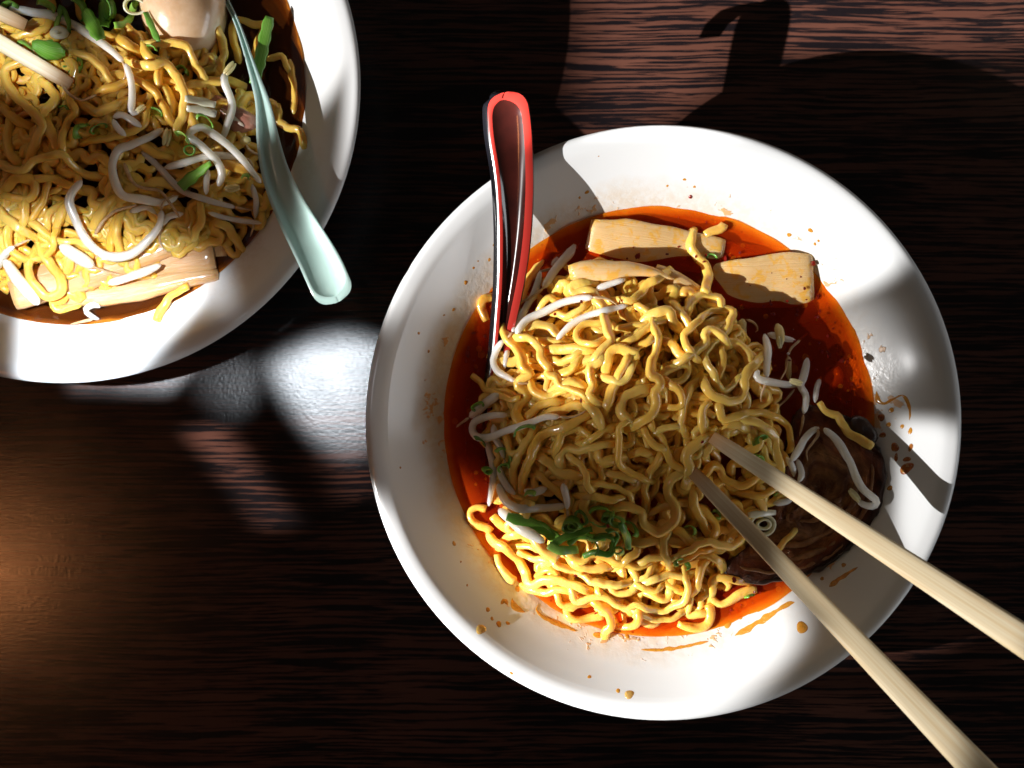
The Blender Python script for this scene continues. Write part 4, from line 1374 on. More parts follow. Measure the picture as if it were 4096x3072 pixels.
TOP = [
    T('R1', [(1210, 715), (1230, 650), (1290, 660), (1295, 735)]),
    T('R1', [(970, 960), (1040, 860), (1100, 790), (1160, 830)]),
    T('R1', [(1180, 985), (1290, 1000), (1400, 960), (1490, 900)]),
    T('R1', [(860, 1210), (900, 1130), (1000, 1110), (1100, 1130), (1180, 1200), (1240, 1300)]),
    T('R1', [(1230, 1310), (1150, 1290), (1040, 1290)]),
    T('R1', [(1080, 1400), (1200, 1380), (1330, 1370), (1420, 1385), (1570, 1400)]),
    T('R1', [(1130, 1490), (1220, 1515), (1330, 1480), (1410, 1420)]),
    T('R1', [(1840, 1165), (1960, 1130), (2100, 1110), (2190, 1050), (2180, 970), (2080, 890)]),
    T('R1', [(1890, 1280), (2000, 1250), (2120, 1170), (2215, 1130)]),
    T('R1', [(1370, 1590), (1480, 1510), (1600, 1480), (1640, 1560), (1560, 1625)]),
    T('R1', [(2090, 1330), (2190, 1290), (2290, 1260)]),
    T('R2', [(0, 1295), (100, 1250), (230, 1160), (330, 1090), (460, 1040)]),
    T('R2', [(420, 1280), (520, 1330), (590, 1420), (650, 1480)]),
    T('R2', [(330, 985), (400, 955), (490, 960), (530, 1030), (560, 1110), (640, 1180)]),
    T('R2', [(590, 950), (660, 1020), (700, 1100), (760, 1200)]),
    T('R2', [(900, 1100), (1000, 1060), (1090, 1040)]),
    T('R1', [(1700, 1070), (1560, 1080), (1440, 1130), (1400, 1220), (1440, 1295), (1540, 1315), (1660, 1290), (1740, 1240)]),
    T('R3', [(880, 350), (920, 440), (1000, 500), (1100, 510), (1200, 460), (1290, 430)]),
    T('R3', [(870, 730), (960, 640), (1080, 580), (1210, 580)]),
    T('R3', [(1130, 690), (1260, 660), (1370, 610), (1470, 620)]),
    T('R3', [(1240, 380), (1360, 350), (1450, 380), (1500, 460)]),
    T('R3', [(1560, 640), (1620, 700), (1645, 790)]),
    T('R3', [(1400, 150), (1300, 240), (1180, 270)]),
    T('R4', [(520, 430), (420, 450), (300, 500), (230, 580), (230, 680), (290, 760), (325, 800)]),
    T('R4', [(300, 790), (220, 850), (200, 950), (210, 1080), (200, 1200), (240, 1300), (350, 1360), (490, 1440)]),
    T('R4', [(740, 640), (850, 630), (915, 590), (900, 500), (840, 420), (805, 395)]),
    T('R4', [(560, 800), (610, 900), (680, 980), (720, 1080), (750, 1180), (820, 1270), (920, 1355)]),
    T('R4', [(500, 900), (520, 980), (600, 1060), (680, 1090)]),
    T('R4', [(660, 890), (740, 850), (830, 850)]),
    T('R4', [(900, 1370), (800, 1425), (740, 1500), (755, 1600)], 'R6', [(790, 150), (845, 260), (820, 370), (740, 455), (620, 485), (510, 430), (460, 340), (440, 260), (350, 215), (235, 220)]),
    T('R4', [(1210, 970), (1080, 1040), (980, 1130), (960, 1220), (1000, 1300), (980, 1400)]),
    T('R4', [(1770, 90), (1680, 200), (1610, 300), (1600, 420), (1570, 510), (1450, 565), (1330, 535), (1225, 480), (1190, 400)]),
    T('R2', [(330, 1120), (360, 1230), (350, 1340), (300, 1430), (285, 1540)], 'R4', [(560, 270), (640, 310), (665, 390), (610, 470), (590, 550), (620, 620), (580, 695), (470, 790)]),
    T('R2', [(1035, 1250), (960, 1310), (880, 1400), (885, 1510), (950, 1610)], 'R4', [(1250, 260), (1290, 370), (1345, 450), (1430, 430), (1500, 340), (1550, 310)]),
    T('R2', [(100, 1380), (180, 1330), (290, 1260)]),
    T('R2', [(645, 1490), (720, 1440), (830, 1360), (890, 1290), (885, 1215), (930, 1165), (1010, 1190), (1080, 1250)]),
    T('R2', [(1095, 1190), (1145, 1090), (1155, 960), (1040, 950), (900, 975), (820, 1040), (740, 1125), (665, 1205), (650, 1280), (690, 1360), (750, 1410)]),
    T('R2', [(680, 970), (730, 855), (820, 790), (930, 780), (1030, 820), (1085, 900)]),
    T('R2', [(-20, 830), (80, 830), (160, 770), (220, 680), (345, 600)]),
    T('R1', [(1720, 1590), (1760, 1440), (1840, 1360), (1960, 1390), (2045, 1440), (1960, 1490), (1940, 1570)]),
    T('R3', [(1980, 80), (1900, 200), (1845, 330), (1785, 450), (1735, 620)]),
    T('R3', [(1800, 330), (1880, 360), (1960, 300), (2000, 180)]),
    T('R3', [(1700, 60), (1620, 150), (1540, 190), (1560, 310), (1575, 420), (1540, 500), (1620, 570)]),
    T('R1', [(750, 1245), (850, 1240), (935, 1290), (990, 1370), (1000, 1450), (1050, 1540), (1105, 1610)], 'R3', [(1085, 270), (1170, 310), (1230, 390), (1330, 430), (1430, 470), (1510, 540)]),
    T('R1', [(1050, 375), (960, 480), (880, 580), (830, 680), (800, 770), (740, 860), (680, 970), (620, 1080), (600, 1160), (620, 1240), (700, 1330), (770, 1420), (800, 1500), (830, 1590), (890, 1650)], 'R3', [(790, 320), (755, 400), (845, 470), (850, 530), (780, 590), (720, 690), (770, 790)]),
    T('R1', [(1570, 640), (1440, 640), (1345, 690), (1370, 765), (1460, 725), (1560, 745), (1640, 830), (1690, 930), (1710, 1050), (1740, 1170), (1785, 1260), (1740, 1330), (1660, 1410), (1605, 1490)]),
]
for t in LOWER:
    lay_noodle(heapR, catmull(px_to_xy(t, heapR)), M['noodle_r'] if random.random() < .75 else M['noodle_o'], LAB_R, GRP_R, sink=0.35, cap=0.012, dive=True)
POLY_C = poly_world([(2850, 1560), (3060, 1520), (3160, 1720), (3080, 1960), (2960, 2120), (2800, 2060), (2760, 1800)])
for k in range(16):
    lay_noodle(heapR, wavy_path(POLY_C, random.uniform(0.03, 0.06), NOODLE_R), M['noodle_r'], LAB_R, GRP_R, sink=0.4, cap=0.012)
for t in MID + TOP:
    lay_noodle(heapR, catmull(px_to_xy(t, heapR)), M['noodle_r'], LAB_R, GRP_R, sink=0.30, cap=0.014, dive=True)
# single noodles one can point at
lay_noodle(heapR, catmull(px_to_xy(T('R5', [(890, 140), (860, 250), (830, 360), (840, 450), (920, 530), (980, 640), (1060, 720), (1190, 765)]), heapR)), M['noodle_r'], "noodle hanging straight down past the long green scallion strip, red broth bowl", None, sink=0.3, cap=0.016, lift=0.001)
lay_noodle(heapR, catmull(px_to_xy(T('R3', [(235, 285), (320, 340), (380, 430), (470, 470), (580, 510), (680, 550), (780, 540)]), heapR)), M['noodle_r'], "noodle whose cut end sticks out left across the red and black spoon", None, sink=0.2, cap=0.016)
lay_noodle(heapR, catmull(px_to_xy(T('R2', [(775, 35), (740, 120), (722, 200), (750, 290), (820, 370), (890, 450), (920, 540), (900, 640), (880, 740)]), heapR)), M['noodle_r'], "noodle lying upright across the bamboo slabs, its end in red broth", None, sink=0.2, cap=0.016)
lay_noodle(heapR, catmull(px_to_xy(T('R7', [(870, 990), (960, 1070), (1050, 1130), (1120, 1150), (1170, 1250), (1220, 1320), (1320, 1385), (1400, 1425), (1495, 1485)]), heapR)), M['noodle_r'], "thin crooked noodle lying alone on the braised pork slice", None, r=0.0016, sink=0.2, cap=0.02)

LEFT_N = [
    T('L', [(1700, 350), (1720, 430), (1735, 540), (1730, 660)]),
    T('L', [(1590, 350), (1660, 330), (1695, 395)]),
    T('L', [(1560, 170), (1520, 250), (1500, 330)]),
    T('M', [(1270, 280), (1350, 310), (1390, 390)]),
    T('M', [(1180, 190), (1210, 270), (1150, 340)]),
    T('L', [(1640, 655), (1650, 720), (1700, 750), (1770, 775), (1785, 830)]),
    T('L', [(1320, 250), (1330, 330), (1310, 410)]),
    T('L', [(1330, 970), (1430, 1000), (1500, 1040)]),
    T('L', [(760, 790), (900, 900), (1000, 930)]),
    T('L', [(640, 450), (720, 440), (800, 470)]),
    T('L', [(440, 310), (520, 340), (590, 390), (640, 460)]),
    T('L', [(500, 620), (560, 660), (620, 650), (700, 610)]),
    T('L', [(960, 510), (1000, 560), (1010, 660)]),
    T('L', [(930, 420), (920, 500), (900, 560)]),
    T('L', [(1100, 640), (1140, 720), (1130, 770)]),
    T('L', [(270, 720), (310, 800), (340, 880)]),
    T('L', [(80, 700), (40, 800), (60, 900), (100, 960)]),
    T('L', [(0, 620), (60, 680), (120, 720)]),
    T('L', [(470, -10), (480, 80), (540, 150), (600, 200), (680, 220)]),
    T('L', [(300, -20), (290, 120), (240, 190), (150, 200), (60, 225)]),
    T('L', [(720, 240), (790, 280), (850, 330)]),
    T('L', [(735, 150), (790, 200), (845, 260), (875, 335)]),
    T('L', [(250, 415), (150, 370), (50, 390), (30, 460), (70, 540), (130, 600), (200, 660), (245, 730), (220, 820), (190, 910)]),
    T('L', [(230, 470), (300, 520), (330, 580), (280, 650)]),
    T('L', [(400, 585), (445, 650), (430, 720), (370, 780), (370, 880)]),
    T('L', [(540, 830), (640, 810), (760, 775), (850, 720), (865, 640)]),
    T('L', [(0, 970), (120, 1010), (220, 945), (300, 930), (380, 920), (440, 980), (500, 1030), (580, 1045)]),
    T('L', [(30, 1120), (100, 1060), (180, 1060), (212, 1120), (160, 1170), (50, 1160)]),
    T('L', [(240, 1060), (320, 1060), (440, 1105)]),
    T('L', [(250, 1080), (262, 1170), (210, 1260), (165, 1315)]),
    T('L', [(140, 1190), (150, 1280), (120, 1340)]),
    T('M', [(350, 340), (350, 240), (420, 190), (470, 210)]),
    T('M', [(270, 290), (290, 210), (350, 180)]),
    T('M', [(550, 300), (600, 210), (640, 150)]),
    T('M', [(690, 240), (665, 340), (640, 440)]),
    T('M', [(700, 300), (690, 380), (715, 440)]),
    T('M', [(0, 215), (80, 290), (180, 340)]),
    T('M', [(210, 295), (280, 350), (360, 395), (450, 400), (520, 425)]),
    T('M', [(60, 330), (70, 420), (140, 490), (240, 490), (315, 440), (310, 360)]),
    T('M', [(160, 510), (180, 600), (230, 680), (300, 720), (365, 670), (350, 590), (290, 510)]),
    T('L', [(1090, 500), (1200, 485), (1325, 470)]),
    T('L', [(1565, 140), (1480, 140), (1400, 110), (1370, 170), (1380, 240), (1400, 310)]),
    T('L', [(905, 285), (970, 250), (1060, 250), (1120, 300), (1150, 380), (1200, 460)]),
    T('L', [(780, 370), (880, 380), (990, 390), (1050, 460), (1085, 540), (1080, 640), (1055, 770)]),
    T('L', [(610, 540), (700, 500), (770, 470), (850, 500), (920, 550), (960, 620), (995, 690)]),
]
for t in LEFT_N:
    lay_noodle(heapL, catmull(px_to_xy(t, heapL)), M['noodle_l'], LAB_L, GRP_L, sink=0.30, cap=0.014, dive=True)
lay_noodle(heapL, catmull(px_to_xy(T('M', [(1110, 655), (1020, 720), (960, 790), (915, 860)]), heapL)), M['noodle_l'], "short dark yellow noodle end stuck to the white wall of the corner bowl", None, sink=0.1, cap=0.03)

# ------------------------------------------------------------------ bean sprouts
def sprout(heap, pts, label, group, r=0.00185, bean=None, root=None, mat='sprout', sink=0.25, fixed=None, lift=0.0):
    if heap is heapL: r *= 0.92
    xy = catmull(px_to_xy(pts, heap)) if fixed is None else None
    if fixed is None:
        P = heap.lay(xy, r, sink=sink, sm=4.5, cap=0.016, lift=lift)
    else:
        P = flat_strand(pts, fixed, heap, r)
    nseed[0] += 1
    rr = r * np.interp(np.linspace(0, 1, len(P)), [0, .2, .7, 1], [0.78, 1.0, 0.98, 0.72])
    if bean is None and root is None and fixed is None and random.random() < 0.6:
        d = P[-1, :2] - P[-3, :2]; th = math.atan2(d[1], d[0]); q = P[-1, :2].copy(); kk = random.uniform(-160, 160); tail = [q.copy()]
        for _ in range(random.randint(5, 11)):
            th += kk * 0.0012 + random.gauss(0, .12); q = q + 0.0012 * np.array([math.cos(th), math.sin(th)]); tail.append(q.copy())
        root = np.array(tail)
    simple = bean is None and root is None
    if simple:
        ob = tube("bean_sprout", P, rr, M[mat], None, taper=2.0, wob=0.05, seed=nseed[0])
        tag(ob, label, "bean sprout", group)
        return
    c = Vector(P[0])
    e = empty("bean_sprout", c)
    tag(e, label, "bean sprout", group)
    tube("stem", P - np.array(c), rr, M[mat], e, taper=2.0, wob=0.05, seed=nseed[0])
    if bean is not None:
        (bu, bv), ang, ln = bean
        zz = float(np.max(P[:, 2][[0, -1]])) + 0.0005
        b = PX(bu, bv, zz) - c
        for sgn in (-1, 1):
            V, F = [], []
            nu, nv = 14, 9
            for i in range(nv + 1):
                ph = math.pi * i / nv
                for k in range(nu):
                    a = 2 * math.pi * k / nu
                    x = ln * math.cos(ph); y = 0.30 * ln * math.sin(ph) * math.cos(a) + 0.16 * ln * sgn; z = 0.30 * ln * math.sin(ph) * math.sin(a) + 0.0004 * sgn
                    V.append((b.x + x * math.cos(ang) - y * math.sin(ang), b.y + x * math.sin(ang) + y * math.cos(ang), b.z + z))
            for i in range(nv):
                for k in range(nu):
                    F.append((i * nu + k, (i + 1) * nu + k, (i + 1) * nu + (k + 1) % nu, i * nu + (k + 1) % nu))
            mesh_obj("cotyledon", V, F, M['sprout_y'], e)
    if root is not None:
        rx = catmull(px_to_xy(root, heap)) if not isinstance(root, np.ndarray) else catmull(root)
        RP = heap.lay(rx, 0.0006, sink=0.3, sm=4, cap=0.02)
        RP = RP - np.array(c)
        tube("root", RP, np.linspace(0.00075, 0.0003, len(RP)), M['root'], e, taper=1.5, seed=nseed[0])

LS_R = "white bean sprout stem lying among the noodles of the red broth bowl"
GS_R = "bean sprouts in the red broth bowl"
RIGHT_S = [
    (T('R1', [(1280, 260), (1170, 380), (1110, 470)]), dict(r=.0016)),
    (T('R1', [(1000, 510), (970, 640), (930, 760), (860, 880), (800, 990), (740, 1090), (690, 1185)]), dict(r=.0018)),
    (T('R1', [(1610, 715), (1760, 660), (1940, 600)]), dict(r=.0017)),
    (T('R1', [(1180, 1265), (1270, 1170), (1370, 1080), (1500, 1010), (1640, 970), (1800, 930), (1960, 890)]), dict(r=.0017)),
    (T('R1', [(640, 1370), (620, 1470), (605, 1590)]), dict(r=.0014)),
    (T('R1', [(590, 1280), (530, 1360), (490, 1450), (480, 1530), (530, 1620)], 'R3', [(620, 290), (720, 350)]), dict(r=.0017)),
    (T('R3', [(540, 490), (420, 570), (320, 660), (215, 745)]), dict(r=.0024)),
    (T('R3', [(480, 820), (500, 960), (560, 1080), (600, 1200)]), dict(r=.0017)),
    (T('R3', [(400, 990), (440, 1120), (470, 1260), (480, 1400), (460, 1550)], 'R5', [(430, 200)]), dict(r=.0017)),
    (T('R3', [(530, 1480), (580, 1590)], 'R5', [(640, 170), (760, 225), (900, 235), (1100, 215), (1280, 200)]), dict(r=.0021)),
    (T('R3', [(540, 1280), (570, 1400), (640, 1520), (720, 1600)]), dict(r=.0017)),
    (T('R3', [(1250, 1480), (1270, 1570)], 'R5', [(1290, 130), (1295, 240)]), dict(r=.0018)),
    (T('R3', [(820, 1550), (920, 1575), (1070, 1525)]), dict(r=.0020)),
    (T('R7', [(330, 235), (420, 260), (530, 290), (640, 310)]), dict(r=.0016, fixed=ZR + .0004)),
    (T('R7', [(290, 240), (310, 400), (320, 560), (325, 730)]), dict(r=.0019)),
    (T('R7', [(580, 480), (570, 600), (580, 750)]), dict(r=.0016, mat='sprout_y')),
    (T('R7', [(940, 710), (880, 840), (825, 990)]), dict(r=.0015)),
    (T('R8', [(940, 240), (980, 400), (960, 500)]), dict(r=.0016)),
    (T('R8', [(820, 220), (880, 330), (900, 430)]), dict(r=.0016)),
    (T('R8', [(680, 735), (780, 710), (880, 690)]), dict(r=.0016)),
    (T('R5', [(540, 230), (640, 320), (760, 420), (900, 520), (1040, 580)]), dict(r=.0026)),
    (T('R7', [(600, 1650), (680, 1500), (740, 1400), (830, 1310), (905, 1275)]), dict(r=.0018)),
]
for t, kw in RIGHT_S: kw['r'] *= 0.9; sprout(heapR, t, LS_R, GS_R, **kw)
sprout(heapR, T('R1', [(1410, 165), (1330, 300), (1240, 400), (1150, 510), (1080, 620), (1030, 700)]), "straight white bean sprout lying from the spoon side up to the bamboo slab", GS_R, r=.0020, sink=0.1)
sprout(heapR, T('R1', [(730, 1200), (820, 1080), (900, 1020), (1040, 960), (1200, 880), (1350, 830), (1480, 815), (1580, 800)]), "long white bean sprout across the upper left of the red bowl's noodles", GS_R, r=.0018, lift=.001)
sprout(heapR, T('R3', [(640, 720), (500, 720), (360, 750), (270, 800), (250, 890), (310, 960), (440, 960), (600, 900), (760, 850), (920, 790), (1060, 740), (1210, 735)]), "bean sprout bent back in a hairpin loop at the left of the noodle pile", GS_R, r=.0017, lift=.0015)
sprout(heapR, T('R7', [(240, 640), (210, 700), (280, 750), (430, 785), (560, 800), (690, 795)]), "hooked white bean sprout with brown bean end in the red broth bowl", GS_R, r=.0017, bean=(rp('R7', [(645, 770)])[0], -0.3, .0030), root=T('R7', [(640, 850), (540, 960), (470, 1040), (400, 1085)]), lift=.001)
sprout(heapR, T('R7', [(785, 500), (760, 620), (720, 730), (700, 810), (740, 930), (735, 1120)]), "bean sprout with a split drooping tail near the pork slice", GS_R, r=.0017, root=T('R7', [(740, 1130), (720, 1240), (690, 1370)]), lift=.001)
sprout(heapR, T('R7', [(435, 125), (470, 250), (465, 385)]), "short yellow bean head standing out of the red broth", GS_R, r=.0019, mat='sprout_y', bean=(rp('R7', [(468, 330)])[0], 1.6, .0028), lift=.0015)
sprout(heapR, T('R7', [(950, 1285), (1050, 1370), (1130, 1470), (1200, 1590)], 'R8', [(1520, 280), (1580, 440), (1650, 560), (1740, 640), (1805, 700), (1770, 755), (1680, 745), (1590, 695)]), "long bean sprout curled over the braised pork slice above the chopstick", GS_R, r=.0018, bean=(rp('R8', [(1570, 640)])[0], 2.3, .0036), sink=0.1, root=T('R7', [(900, 1290), (890, 1360), (830, 1450), (770, 1540), (785, 1640)]), lift=.0015)
sprout(heapR, T('R7', [(60, 70), (45, 170), (55, 280)]), "grey green bean husk at the broth side of the tall noodle loop", GS_R, r=.0022, mat='sprout_y', fixed=ZR + .001, root=T('R7', [(100, 75), (180, 110), (230, 180), (200, 220)]))
sprout(heapR, T('R7', [(560, 470), (570, 440)]), "thin orange sprout root trailing over the red broth at the right", GS_R, r=.0008, root=T('R7', [(800, 230), (680, 325), (590, 410), (560, 520), (530, 640), (490, 750)]))

LS_L = "white bean sprout stem lying among the noodles of the brown broth bowl"
GS_L = "bean sprouts in the brown broth bowl"
LEFT_S = [
    (T('L', [(660, 690), (740, 690), (830, 745)]), dict(r=.0018)),
    (T('L', [(660, 700), (700, 760), (740, 800)]), dict(r=.0018)),
    (T('L', [(830, 890), (930, 980), (1020, 1080), (1120, 1150), (1250, 1190), (1390, 1225)]), dict(r=.0018)),
    (T('L', [(1480, 1080), (1510, 1180), (1512, 1290)]), dict(r=.0015)),
    (T('L', [(1230, 1255), (1350, 1290), (1540, 1315)]), dict(r=.0014)),
    (T('L', [(1245, 1010), (1220, 1150)]), dict(r=.0017)),
    (T('L', [(980, 995), (1100, 950), (1220, 920), (1350, 920), (1450, 940)]), dict(r=.0020)),
    (T('M', [(760, 215), (860, 190), (920, 230)]), dict(r=.0016)),
    (T('M', [(640, 640), (780, 600), (880, 560), (950, 530)]), dict(r=.0022)),
    (T('M', [(0, 560), (20, 480), (80, 420)]), dict(r=.0020)),
    (T('L', [(1080, 1260), (1020, 1290), (960, 1330)]), dict(r=.0017)),
]
for t, kw in LEFT_S: kw['r'] *= 0.9; sprout(heapL, t, LS_L, GS_L, **kw)
sprout(heapL, T('L', [(60, 50), (200, 80), (400, 135), (550, 220), (660, 300), (745, 380)]), "long pale bean sprout sloping from the chopsticks to the middle of the corner bowl", GS_L, r=.0021, lift=.001)
sprout(heapL, T('L', [(735, 370), (770, 460), (780, 560), (785, 665), (830, 660)]), "bean sprout kinked at its foot with a curled white tip, corner bowl", GS_L, r=.0017, bean=(rp('L', [(830, 640)])[0], 0.6, .0024), lift=.001)
sprout(heapL, T('L', [(1070, 1170), (960, 1195), (850, 1180), (740, 1160), (690, 1080), (668, 970), (700, 885), (780, 860), (880, 830), (965, 760)]), "bean sprout making a big open loop, with yellow bean head, corner bowl", GS_L, r=.0020, bean=(rp('L', [(985, 810)])[0], 1.35, .0040), lift=.0015)
sprout(heapL, T('L', [(1330, 430), (1350, 520), (1370, 620), (1340, 740), (1315, 825)]), "upright white bean sprout with dark bean beside the pink pork, corner bowl", GS_L, r=.0019, bean=(rp('L', [(1355, 405)])[0], 0.9, .0036), lift=.001)
sprout(heapL, T('L', [(1290, 1100), (1315, 1030), (1280, 950), (1200, 870), (1115, 795), (1190, 755), (1270, 800), (1350, 860), (1430, 940), (1500, 1030), (1545, 1085)]), "white bean sprout folded into a sharp tent shape by the green spoon", GS_L, r=.0019, bean=(rp('L', [(1370, 1110)])[0], 0.1, .0034), lift=.001)
sprout(heapL, T('M', [(520, 50), (450, 160), (455, 260), (520, 390), (640, 480), (780, 475), (880, 390), (940, 300), (965, 215)]), "large U shaped white bean sprout over the bamboo strips of the corner bowl", GS_L, r=.0021, lift=.002)
sprout(heapL, T('M', [(370, 420), (460, 480), (565, 545)]), "short thick sunlit bean sprout on the widest bamboo strip", GS_L, r=.0030, lift=.001)
sprout(heapL, T('M', [(40, 505), (120, 620), (235, 765)]), "thick sunlit bean sprout hanging down the left end of the widest bamboo strip", GS_L, r=.0028, lift=.001)
sprout(heapL, T('M', [(590, 780), (545, 765), (520, 800), (560, 840), (590, 850)]), "curled bean sprout on the sunlit white wall of the corner bowl", GS_L, r=.0014, root=T('M', [(540, 850), (480, 865), (410, 880)]), sink=0.1)
sprout(heapL, T('L', [(1440, 800), (1460, 860)]), "green bean husk touching the left side of the pale green spoon", GS_L, r=.0026, mat='sprout_y')
def root_only(heap, pts, label):
    P = heap.lay(catmull(px_to_xy(pts, heap)), 0.0007, sink=0.1, sm=6, cap=0.03, lift=.0008)
    ob = tube("sprout_root", P, np.linspace(0.0009, 0.0005, len(P)), M['root'], None, taper=2)
    tag(ob, label, "sprout root")
root_only(heapL, T('U', [(260, 470), (400, 600), (520, 740), (640, 880), (760, 1020), (830, 1120), (950, 1180), (1060, 1190), (1130, 1110)]), "long thin brown root lying across the chopstick in the corner bowl")
root_only(heapL, T('L', [(730, 960), (780, 1070), (850, 1110), (950, 1130), (1000, 1200), (1060, 1285)]), "thin brown root inside the looped sprout of the corner bowl")
root_only(heapL, T('M', [(560, 350), (620, 260), (700, 200), (790, 170)]), "thin brown root over the lower sunlit noodles of the corner bowl")

# ------------------------------------------------------------------ scallions
def ribbon(heap, pts, width, label, group, mat='scallion', lift=0.0012, curl=0.25, thick=0.00045, sink=0.3, widths=None):
    if widths is None and mat == 'scallion':
        if sum(math.hypot(b[0] - a[0], b[1] - a[1]) for a, b in zip(pts, pts[1:])) < 105:
            return sliver(heap, pts, width, label, group, mat)
        width *= 0.85
    xy = catmull(px_to_xy(pts, heap), 0.0012)
    P = heap.lay(xy, width * 0.5, sink=0.75, sm=4, cap=0.016, lift=lift)
    n = len(P)
    tw, tw2 = random.uniform(-1.2, 1.2), random.uniform(-0.35, 0.35)
    def sec(i, t):
        e = min(1, (min(i, n - 1 - i) + 0.3) / max(3.0, n * 0.28))
        w = width * 0.42 * (0.72 + 0.28 * math.sqrt(e)) * (1 + 0.10 * math.sin(i * 1.3 + tw * 5)) * (1 if widths is None else np.interp(t, np.linspace(0, 1, len(widths)), widths))
        s = np.linspace(-1, 1, 7)
        top = np.stack([s * w, -curl * w * s ** 2 + thick * 0.5], 1)
        bot = np.stack([s[::-1] * w, -curl * w * s[::-1] ** 2 - thick * 0.5], 1)
        o2 = np.vstack([top, bot])[::-1]
        a2 = tw * (t - 0.5) + tw2
        c2, s2 = math.cos(a2), math.sin(a2)
        return np.stack([o2[:, 0] * c2 - o2[:, 1] * s2, o2[:, 0] * s2 + o2[:, 1] * c2], 1)
    V, F, U = sweep(P, sec, 14)
    ob = mesh_obj("scallion_slice", V, F, M[mat], None, U)
    tag(ob, label, "scallion", group)
    return ob

def sliver(heap, pts, height, label, group, mat='scallion'):
    u0, v0 = pts[0]; u1, v1 = pts[-1]
    span = math.hypot(u1 - u0, v1 - v0)
    ang = math.atan2(-(v1 - v0), u1 - u0)
    arc = random.uniform(2.6, 4.6)
    rad = span * 0.5 / max(0.55, math.sin(min(arc, math.pi) / 2))
    return ring(heap, (u0 + u1) / 2, (v0 + v1) / 2, rad * 0.92, height * 0.62, label, group, mat, tilt=(random.uniform(-.7, .7), random.uniform(-.7, .7)), squash=random.uniform(.45, .8), ang=ang, arc=(math.pi / 2 - arc / 2, math.pi / 2 + arc / 2))

def ring(heap, cu, cv, rad_px, height, label, group, mat='scallion', tilt=(0.3, 0.2), squash=0.8, ang=0.0, wall=0.0006, arc=None):
    xy = px_to_xy([(cu, cv)], heap)[0]
    z = float(heap.get(np.array([xy]), 0.002)[0]) + height * 0.35
    rad = rad_px / FPX * (HC - z)
    V, F = [], []
    seg = 36
    prof = [(rad, -height / 2), (rad * 1.03, 0), (rad, height / 2), (rad - wall, height / 2), (rad - wall * 1.6, 0), (rad - wall, -height / 2)]
    for k in range(seg):
        a = 2 * math.pi * k / seg if arc is None else arc[0] + (arc[1] - arc[0]) * k / (seg - 1)
        wob = 1 + 0.06 * math.sin(2 * a + cu) + 0.04 * math.sin(3 * a + cv)
        for (r, h) in prof: V.append((r * wob * math.cos(a), r * wob * squash * math.sin(a), h))
    m = len(prof)
    U = [(0.004 * (i // m), 0.002 * (i % m)) for i in range(len(V))]
    for k in range(seg if arc is None else seg - 1):
        for j in range(m):
            a = k * m + j; b2 = k * m + (j + 1) % m; c = ((k + 1) % seg) * m + (j + 1) % m; d = ((k + 1) % seg) * m + j
            F.append((a, d, c, b2))
    if arc is not None:
        F.append(tuple(range(m))); F.append(tuple((seg - 1) * m + j for j in range(m))[::-1])
    ob = mesh_obj("scallion_ring" if arc is None else "scallion_slice", V, F, M[mat], None, U)
    ob.location = (xy[0], xy[1], z)
    ob.rotation_euler = (tilt[0], tilt[1], ang)
    tag(ob, label, "scallion", group)
    a = np.linspace(0, 6.28, 24)
    heap.put(np.column_stack([xy[0] + rad * np.cos(a), xy[1] + rad * squash * np.sin(a), np.full(24, z)]), 0.001)
    return ob

GG_R = "scallion slices in the red broth bowl"
LG_R = "green scallion slice in the green cluster below the middle of the red broth bowl"
ribbon(heapR, T('R5', [(630, 310), (760, 350), (900, 390), (1040, 460), (1130, 530), (1225, 585)]), .0072, "long flat green scallion strip left of the scallion cluster, red broth bowl", GG_R, curl=0.3)
for t, w in [
    (T('R5', [(1540, 250), (1650, 270), (1780, 350)]), .0075),
    (T('R5', [(1300, 610), (1420, 535), (1560, 540), (1720, 560)]), .0050),
    (T('R5', [(1960, 360), (2000, 460), (2055, 565)]), .0055),
    (T('R5', [(1570, 610), (1700, 615), (1830, 590)]), .0080),
    (T('R5', [(1085, 635), (1250, 560), (1400, 500), (1570, 455)]), .0055),
    (T('R5', [(1090, 640), (1200, 680), (1410, 665)]), .0065),
    (T('R5', [(1460, 740), (1600, 700), (1740, 690), (1805, 620), (1840, 510)]), .0044),
    (T('R5', [(1380, 250), (1400, 330), (1500, 400)]), .0065),
    (T('R5', [(1700, 480), (1780, 540), (1880, 570)]), .0060),
]:
    ribbon(heapR, t, w * 0.85, LG_R, GG_R, lift=.0022, curl=random.uniform(.05, .5))
ring(heapR, *rp('R5', [(1330, 400)])[0], 32, .006, LG_R, GG_R, tilt=(0.5, -0.3))
for k in range(9):
    u_, v_ = rp('R5', [(random.uniform(1250, 1980), random.uniform(300, 690))])[0]
    if k % 3 == 0: ring(heapR, u_, v_, random.uniform(16, 26), .004, LG_R, GG_R, tilt=(random.uniform(-.6, .6), random.uniform(-.6, .6)), squash=random.uniform(.6, .9), wall=.0005)
    else:
        a_ = random.uniform(0, 6.28); l_ = random.uniform(35, 60)
        ribbon(heapR, [(u_ - l_ * math.cos(a_), v_ - l_ * math.sin(a_)), (u_ + 8, v_ + 6), (u_ + l_ * math.cos(a_), v_ + l_ * math.sin(a_))], random.uniform(.003, .0055), LG_R, GG_R, lift=.0015, curl=random.uniform(.05, .5))
LG_R2 = "small green scallion bit tucked under the left edge of the noodle pile, red broth bowl"
